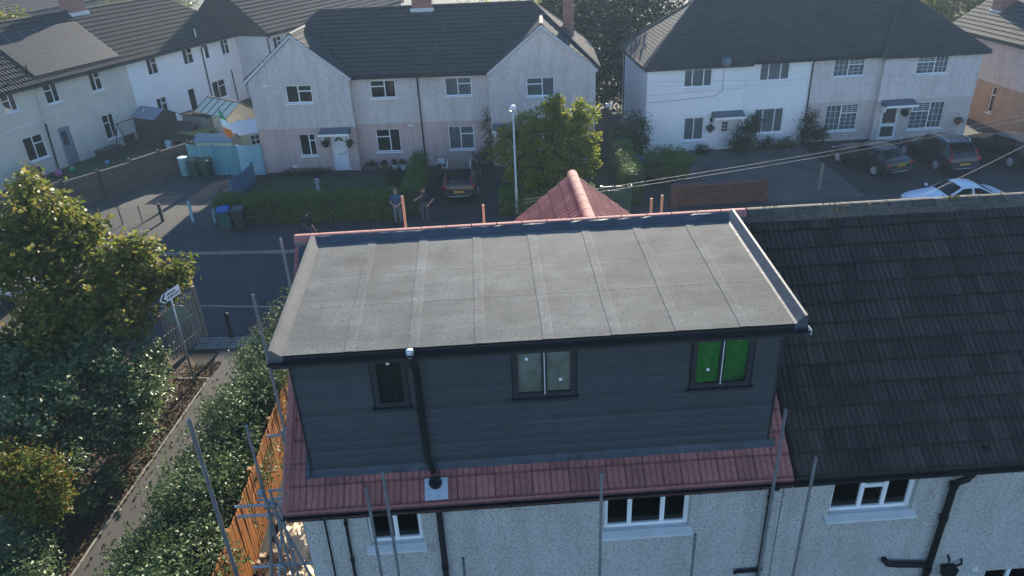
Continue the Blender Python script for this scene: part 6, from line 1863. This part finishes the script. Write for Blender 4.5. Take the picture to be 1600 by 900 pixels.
for i, (x, y, lab) in enumerate(((-6.7, 6.3, 'thin sapling at the bed edge below the glossy shrub'), (-6.9, 9.6, 'spindly young shrub near the sign post base'), (-7.0, 5.4, 'low twiggy plant on the leaf litter by the path edging'))):
    tree('sapling', lab, 'plant', (x, y, 0.0), [((x, y, 0.55), (0.35, 0.35, 0.45))], 60, 8, 0.08, 0.08, 'leaf_gloss', 51+i, 0.015, ((0, 0),), 0.3, 0.5, group='young plants in the bed')
# loose hedge between the path and the orange fence
hb_ = [((-3.3+0.25*math.sin(i*1.7), 1.3+i*0.95, 1.30+0.22*math.sin(i*2.3)), (0.92+0.12*math.sin(i*3.1), 0.85, 1.0+0.15*math.cos(i*1.9))) for i in range(11)]
hb_ += [((-4.2, 2.2, 1.15), (0.75, 1.1, 0.85)), ((-4.2, 3.8, 1.0), (0.75, 1.0, 0.75)), ((-4.3, 5.4, 1.0), (0.7, 0.9, 0.8)), ((-4.15, 7.0, 0.95), (0.65, 0.9, 0.75)), ((-4.0, 8.7, 0.9), (0.55, 0.9, 0.7)), ((-3.85, 10.4, 0.8), (0.5, 0.8, 0.7)), ((-4.6, 3.0, 0.8), (0.6, 1.0, 0.7)), ((-2.95, 11.8, 1.7), (0.7, 0.7, 0.9)), ((-2.8, 12.3, 2.3), (0.30, 0.3, 0.7)), ((-2.7, 8.5, 2.0), (0.5, 0.8, 0.5))]
tree('loose_hedge', 'tall loose green hedge between the tarmac path and the orange fence', 'hedge', (-3.3, 6.0, 0.0), hb_, 1900, 26, 0.12, 0.09, 'leaf_hedge', 61, 0.05, tuple((0.2*math.sin(i), -4.6+i*0.95) for i in range(0, 11, 2)), 0.35, 0.5, twigs=200)
# sprigs that stand out of the hedge
spg = []
rs = np.random.RandomState(8)
tw = MB()
for i in range(46):
    x, y = -3.4+rs.normal()*0.65, 1.5+rs.rand()*10.8
    z = 1.7+rs.rand()*0.3; top = z+0.35+rs.rand()*0.65
    dx, dy = rs.normal()*0.15, rs.normal()*0.15
    tw.tube((x, y, z-0.6), (x+dx, y+dy, top), 0.008, 4, 0.003)
    for k in range(22):
        t = k/22
        spg.append((x+dx*t+rs.normal()*0.05, y+dy*t+rs.normal()*0.05, z-0.2+(top-z+0.2)*t))
hs = thing('hedge_sprigs', 'long sprigs standing up out of the loose hedge', 'plant', (-3.3, 6.0, 0.0))
tw.v = [(a+3.3, b-6.0, c) for a, b, c in tw.v]
tw.build('stems', 'twig', hs, kind='stuff')
leaf_mesh('leaves', np.array(spg)-np.array([-3.3, 6.0, 0]), 0.075, 'leaf_hedge', hs, 9, 0.6)
# leaf litter on the bed
rs = np.random.RandomState(17)
n = 5200
yy = 1.0+rs.rand(n)*11.5
xx = -6.45+(yy-4.7)*0.083-np.abs(rs.normal(size=n))*0.9
L_ = np.stack([xx, yy, 0.022+rs.rand(n)*0.03], 1)
m2 = 180
y2 = 2+rs.rand(m2)*10; L2 = np.stack([-6.3+(y2-4.7)*0.083+rs.rand(m2)**2*2.2, y2, 0.02+rs.rand(m2)*0.012], 1)
lt = leaf_mesh('leaf_litter', np.concatenate([L_, L2]), 0.085, 'leaf_litter', None, 3, 2.5)
props(lt, 'fallen brown leaves scattered over the bed and path edge', 'leaf litter', kind='stuff')
# the bright tree across the road
tree('lime_tree', 'bright yellow-green tree standing before the right gable of the pink pair', 'tree', (6.7, 25.6, 0.09),
     [((6.7, 25.6, 3.2), (1.8, 1.5, 1.5)), ((6.95, 25.6, 4.3), (0.8, 0.8, 0.75)), ((7.05, 25.6, 5.05), (0.32, 0.35, 0.5)), ((8.2, 25.7, 3.5), (1.0, 1.0, 1.15)), ((8.35, 25.7, 4.55), (0.4, 0.4, 0.5)), ((5.0, 25.6, 2.9), (1.1, 1.1, 1.0)), ((6.4, 25.3, 1.9), (1.7, 1.2, 0.9)), ((8.4, 25.4, 2.2), (0.9, 0.9, 0.9)), ((5.8, 25.8, 4.1), (0.6, 0.6, 0.6)), ((4.6, 25.5, 3.7), (0.4, 0.4, 0.45))],
     560, 28, 0.14, 0.19, 'leaf_lime', 71, 0.11, ((0, 0),), 0.4, 0.4, aspect=0.5)
# clipped hedges: boxes filled with small leaves near their skin
def hedge(label, pts, w, h, n, m='leaf_privet', size=0.075, seed=0, round_=0.25):
    rs = np.random.RandomState(seed)
    ox, oy = pts[0]
    t = thing('clipped_hedge', label, 'hedge', (ox, oy, 0.0))
    segs_ = list(zip(pts[:-1], pts[1:])); Ls = np.array([math.hypot(b[0]-a[0], b[1]-a[1]) for a, b in segs_])
    core = MB(); stems = MB()
    out = []; nor = []
    for (a, b), L in zip(segs_, Ls):
        ang = math.atan2(b[1]-a[1], b[0]-a[0]); c, s = math.cos(ang), math.sin(ang)
        k = int(n*L/Ls.sum())
        u = rs.rand(k)*L
        side = rs.rand(k)
        v = np.where(side < 0.4, (rs.rand(k)-0.5)*w, np.where(side < 0.7, -w/2, w/2)+rs.normal(size=k)*0.06)
        z = np.where(side < 0.4, h+rs.normal(size=k)*0.05, rs.rand(k)*h)
        bul = 0.06*np.sin(u*3.1)+0.05*np.sin(u*7.3+1)
        z = z*(1+bul*0.6); v = v*(1+bul)
        nx = np.where(side < 0.4, 0, np.sign(v)); 
        out.append(np.stack([a[0]-ox+c*u-s*v, a[1]-oy+s*u+c*v, np.maximum(z, 0.05)], 1))
        nor.append(np.stack([-s*nx, c*nx, (side < 0.4)*1.0], 1))
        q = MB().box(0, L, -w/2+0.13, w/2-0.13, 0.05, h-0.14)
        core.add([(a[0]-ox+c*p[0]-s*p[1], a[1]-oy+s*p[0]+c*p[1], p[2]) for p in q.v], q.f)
        for i in range(int(L/0.5)+1):
            d = min(L, i*0.5); stems.tube((a[0]-ox+c*d, a[1]-oy+s*d, 0), (a[0]-ox+c*d, a[1]-oy+s*d, h*0.6), 0.025, 6)
    stems.build('stems', 'bark', t)
    P = np.concatenate(out); N = np.concatenate(nor)
    # inner leaves close the gaps
    k2 = len(P)//2
    sel = rs.choice(len(P), k2); Q = P[sel].copy(); Q -= N[sel]*0.10; 
    P = np.concatenate([P, Q]); N = np.concatenate([N, N[sel]])
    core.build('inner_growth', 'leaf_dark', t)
    leaf_mesh('foliage', P, size, m, t, seed+1, 0.3, 0.6, N*1.5)
    return t
hedge('long clipped hedge along the pavement in front of the lawn', [(-9.7, 25.55), (-0.6, 24.75)], 1.0, 1.38, 17000, seed=81)
hedge('clipped hedge running back from the pavement beside the dark red car', [(-0.25, 25.1), (-0.05, 31.2)], 0.75, 1.38, 9000, seed=82)
hedge('hedge below the bright tree, right of the dark red car', [(4.1, 24.75), (8.8, 24.5)], 0.9, 1.15, 8000, seed=83)
hedge('narrow hedge dividing the pink and white houses', [(10.7, 24.6), (11.2, 31.8)], 0.9, 1.75, 9500, seed=84)
tree('round_bush', 'rounded bright green clipped bush at the corner of the white house', 'bush', (13.2, 28.2, 0.0), [((12.7, 28.2, 1.0), (0.95, 0.9, 0.85)), ((13.5, 28.1, 1.0), (0.95, 0.9, 0.8)), ((14.1, 28.3, 0.85), (0.6, 0.7, 0.65))], 750, 14, 0.09, 0.08, 'leaf_privet', 91, 0.05, ((0, 0),), 0.6)
tree('dark_shrub', 'tall dark conifer-like shrub against the side wall of the white house', 'shrub', (12.3, 31.3, 0.0), [((12.2, 31.4, 1.6), (0.8, 0.8, 1.5)), ((11.6, 30.6, 1.2), (0.7, 0.8, 1.1))], 500, 14, 0.13, 0.10, 'leaf_dark', 92, 0.05, ((0, 0),), 0.4)
tree('climbing_shrub', 'dark leafy shrub beside the white front door and canopy', 'shrub', (18.9, 32.0, 0.0), [((18.8, 32.0, 1.0), (0.75, 0.5, 0.9)), ((19.1, 32.0, 1.7), (0.45, 0.4, 0.6)), ((18.4, 31.7, 0.6), (0.7, 0.5, 0.5))], 330, 13, 0.12, 0.10, 'leaf_dark', 93, 0.04, ((0, 0),), 0.3)
tree('climbing_shrub', 'sparse dark shrub by the drainpipe where white meets pink wall', 'shrub', (22.7, 32.3, 0.0), [((22.6, 32.3, 1.0), (0.7, 0.5, 0.9)), ((23.2, 32.2, 0.8), (0.5, 0.5, 0.6)), ((22.7, 32.4, 1.8), (0.35, 0.3, 0.5))], 240, 11, 0.13, 0.10, 'leaf_dark', 94, 0.03, ((0, 0),), 0.2, twigs=30)
tree('low_shrub', 'low dark planting along the foot of the white house', 'shrub', (20.8, 32.2, 0.0), [((20.3, 32.2, 0.35), (0.7, 0.4, 0.4)), ((21.4, 32.2, 0.35), (0.7, 0.4, 0.4)), ((16.3, 32.0, 0.3), (0.5, 0.4, 0.35))], 220, 12, 0.10, 0.09, 'leaf_dark', 95, 0.02, ((0, 0),), 0.3)
tree('low_shrub', 'low dark planting under the gable window of the pink house', 'shrub', (-6.9, 32.2, 0.0), [((-7.3, 32.3, 0.2), (1.2, 0.3, 0.25)), ((-6.0, 32.2, 0.2), (0.8, 0.3, 0.22))], 160, 12, 0.08, 0.08, 'leaf_dark', 96, 0.02, ((0, 0),), 0.3)
tree('wall_climber', 'thin climbing plant on the pink wall behind the dark red car', 'plant', (4.0, 31.6, 0.0), [((3.9, 31.9, 1.2), (0.4, 0.15, 1.1)), ((3.7, 31.95, 2.6), (0.3, 0.1, 0.9)), ((3.4, 31.8, 0.7), (0.6, 0.3, 0.5))], 200, 9, 0.09, 0.09, 'leaf_dark', 97, 0.03, ((0, 0),), 0.1)
tree('lawn_shrub', 'small shrub on the lawn beside the side hedge', 'shrub', (-1.5, 29.6, 0.0), [((-1.5, 29.6, 0.5), (0.5, 0.5, 0.5))], 120, 11, 0.10, 0.09, 'leaf_dark', 98, 0.02, ((0, 0),), 0.3)
# trees behind
BT = 'trees behind the houses'
tree('background_tree', 'dark green tree filling the gap behind the two pairs of houses', 'tree', (13.0, 46.0, 0), [((12.5, 45, 4.5), (3.0, 2.5, 3.6)), ((15.5, 47, 5.5), (3.0, 2.5, 3.6)), ((10.5, 47, 6.0), (2.6, 2.4, 3.0)), ((13.0, 44, 2.2), (2.6, 2.0, 2.0))], 1500, 13, 0.35, 0.30, 'leaf_dark', 101, 0.2, ((0, 0),), 0.4, group=BT)
tree('background_tree', 'paler tree above the right end of the pink pair roof', 'tree', (8.3, 50.0, 0), [((8.3, 50, 5.2), (2.6, 2.2, 2.6)), ((5.5, 51, 4.8), (2.2, 2.0, 2.2))], 650, 13, 0.33, 0.28, 'leaf_lime', 102, 0.16, ((0, 0),), 0.4, group=BT)
tree('background_tree', 'sunlit yellow tree at the top edge right of the hipped roof', 'tree', (44.0, 55.0, 0), [((44, 55, 4.0), (3.0, 2.6, 2.6)), ((41, 54, 3.6), (2.2, 2.0, 2.0))], 650, 13, 0.35, 0.30, 'leaf_yellow', 103, 0.16, ((0, 0),), 0.4, group=BT)
tree('background_tree', 'sunlit yellow-green bush behind the solar panel roof at the left edge', 'tree', (-33.5, 53.0, 0), [((-33.0, 53, 5.6), (2.2, 2.0, 2.4)), ((-35.5, 52, 5.2), (2.0, 2.0, 2.0))], 600, 13, 0.3, 0.26, 'leaf_yellow', 104, 0.14, ((0, 0),), 0.4, group=BT)
tree('background_tree', 'orange autumn bush beside the brick chimney at the top left', 'tree', (-41.0, 92.0, 0), [((-41, 92, 3.4), (3.2, 2.5, 2.2)), ((-36.5, 95, 3.4), (3.0, 2.5, 2.2))], 500, 12, 0.4, 0.36, 'leaf_orange', 105, 0.14, ((0, 0),), 0.4, group=BT)
tree('background_tree', 'green hedge-like trees beyond the pink pair chimney', 'tree', (1.0, 64.0, 0), [((-1.0, 64, 2.5), (3.0, 2.5, 2.5)), ((3.5, 62, 3.0), (3.0, 2.5, 2.6))], 600, 12, 0.4, 0.34, 'leaf_privet', 106, 0.14, ((0, 0),), 0.4, group=BT)
tree('garden_rose', 'tall thin rose bush before the terrace at the left edge', 'plant', (-21.2, 30.6, 0), [((-21.2, 30.6, 1.4), (0.5, 0.5, 0.9)), ((-21.0, 30.4, 0.7), (0.5, 0.5, 0.6))], 150, 9, 0.12, 0.10, 'leaf_maple', 107, 0.02, ((0, 0),), 0.2)
# ------------------------------------------------------------------ haze
def haze(density):
    m = bpy.data.materials.new('haze'); m.use_nodes = True
    t = m.node_tree; t.nodes.remove(t.nodes['Principled BSDF'])
    pv = t.nodes.new('ShaderNodeVolumePrincipled')
    pv.inputs['Color'].default_value = (0.55, 0.76, 1.0, 1)
    pv.inputs['Density'].default_value = density
    pv.inputs['Anisotropy'].default_value = 0.35
    t.links.new(pv.outputs[0], t.nodes['Material Output'].inputs['Volume'])
    MATS['haze'] = m
    o = MB().box(-90, 90, -20, 140, -1.2, 14.5).build('haze', 'haze')
    props(o, 'thin bright morning haze over the far houses', 'haze', kind='stuff')
HAZE = 0.0005
if HAZE: haze(HAZE)
SC.cycles.use_denoising = True
SC.cycles.max_bounces = 8
SC.cycles.transparent_max_bounces = 12
SC.cycles.volume_bounces = 0
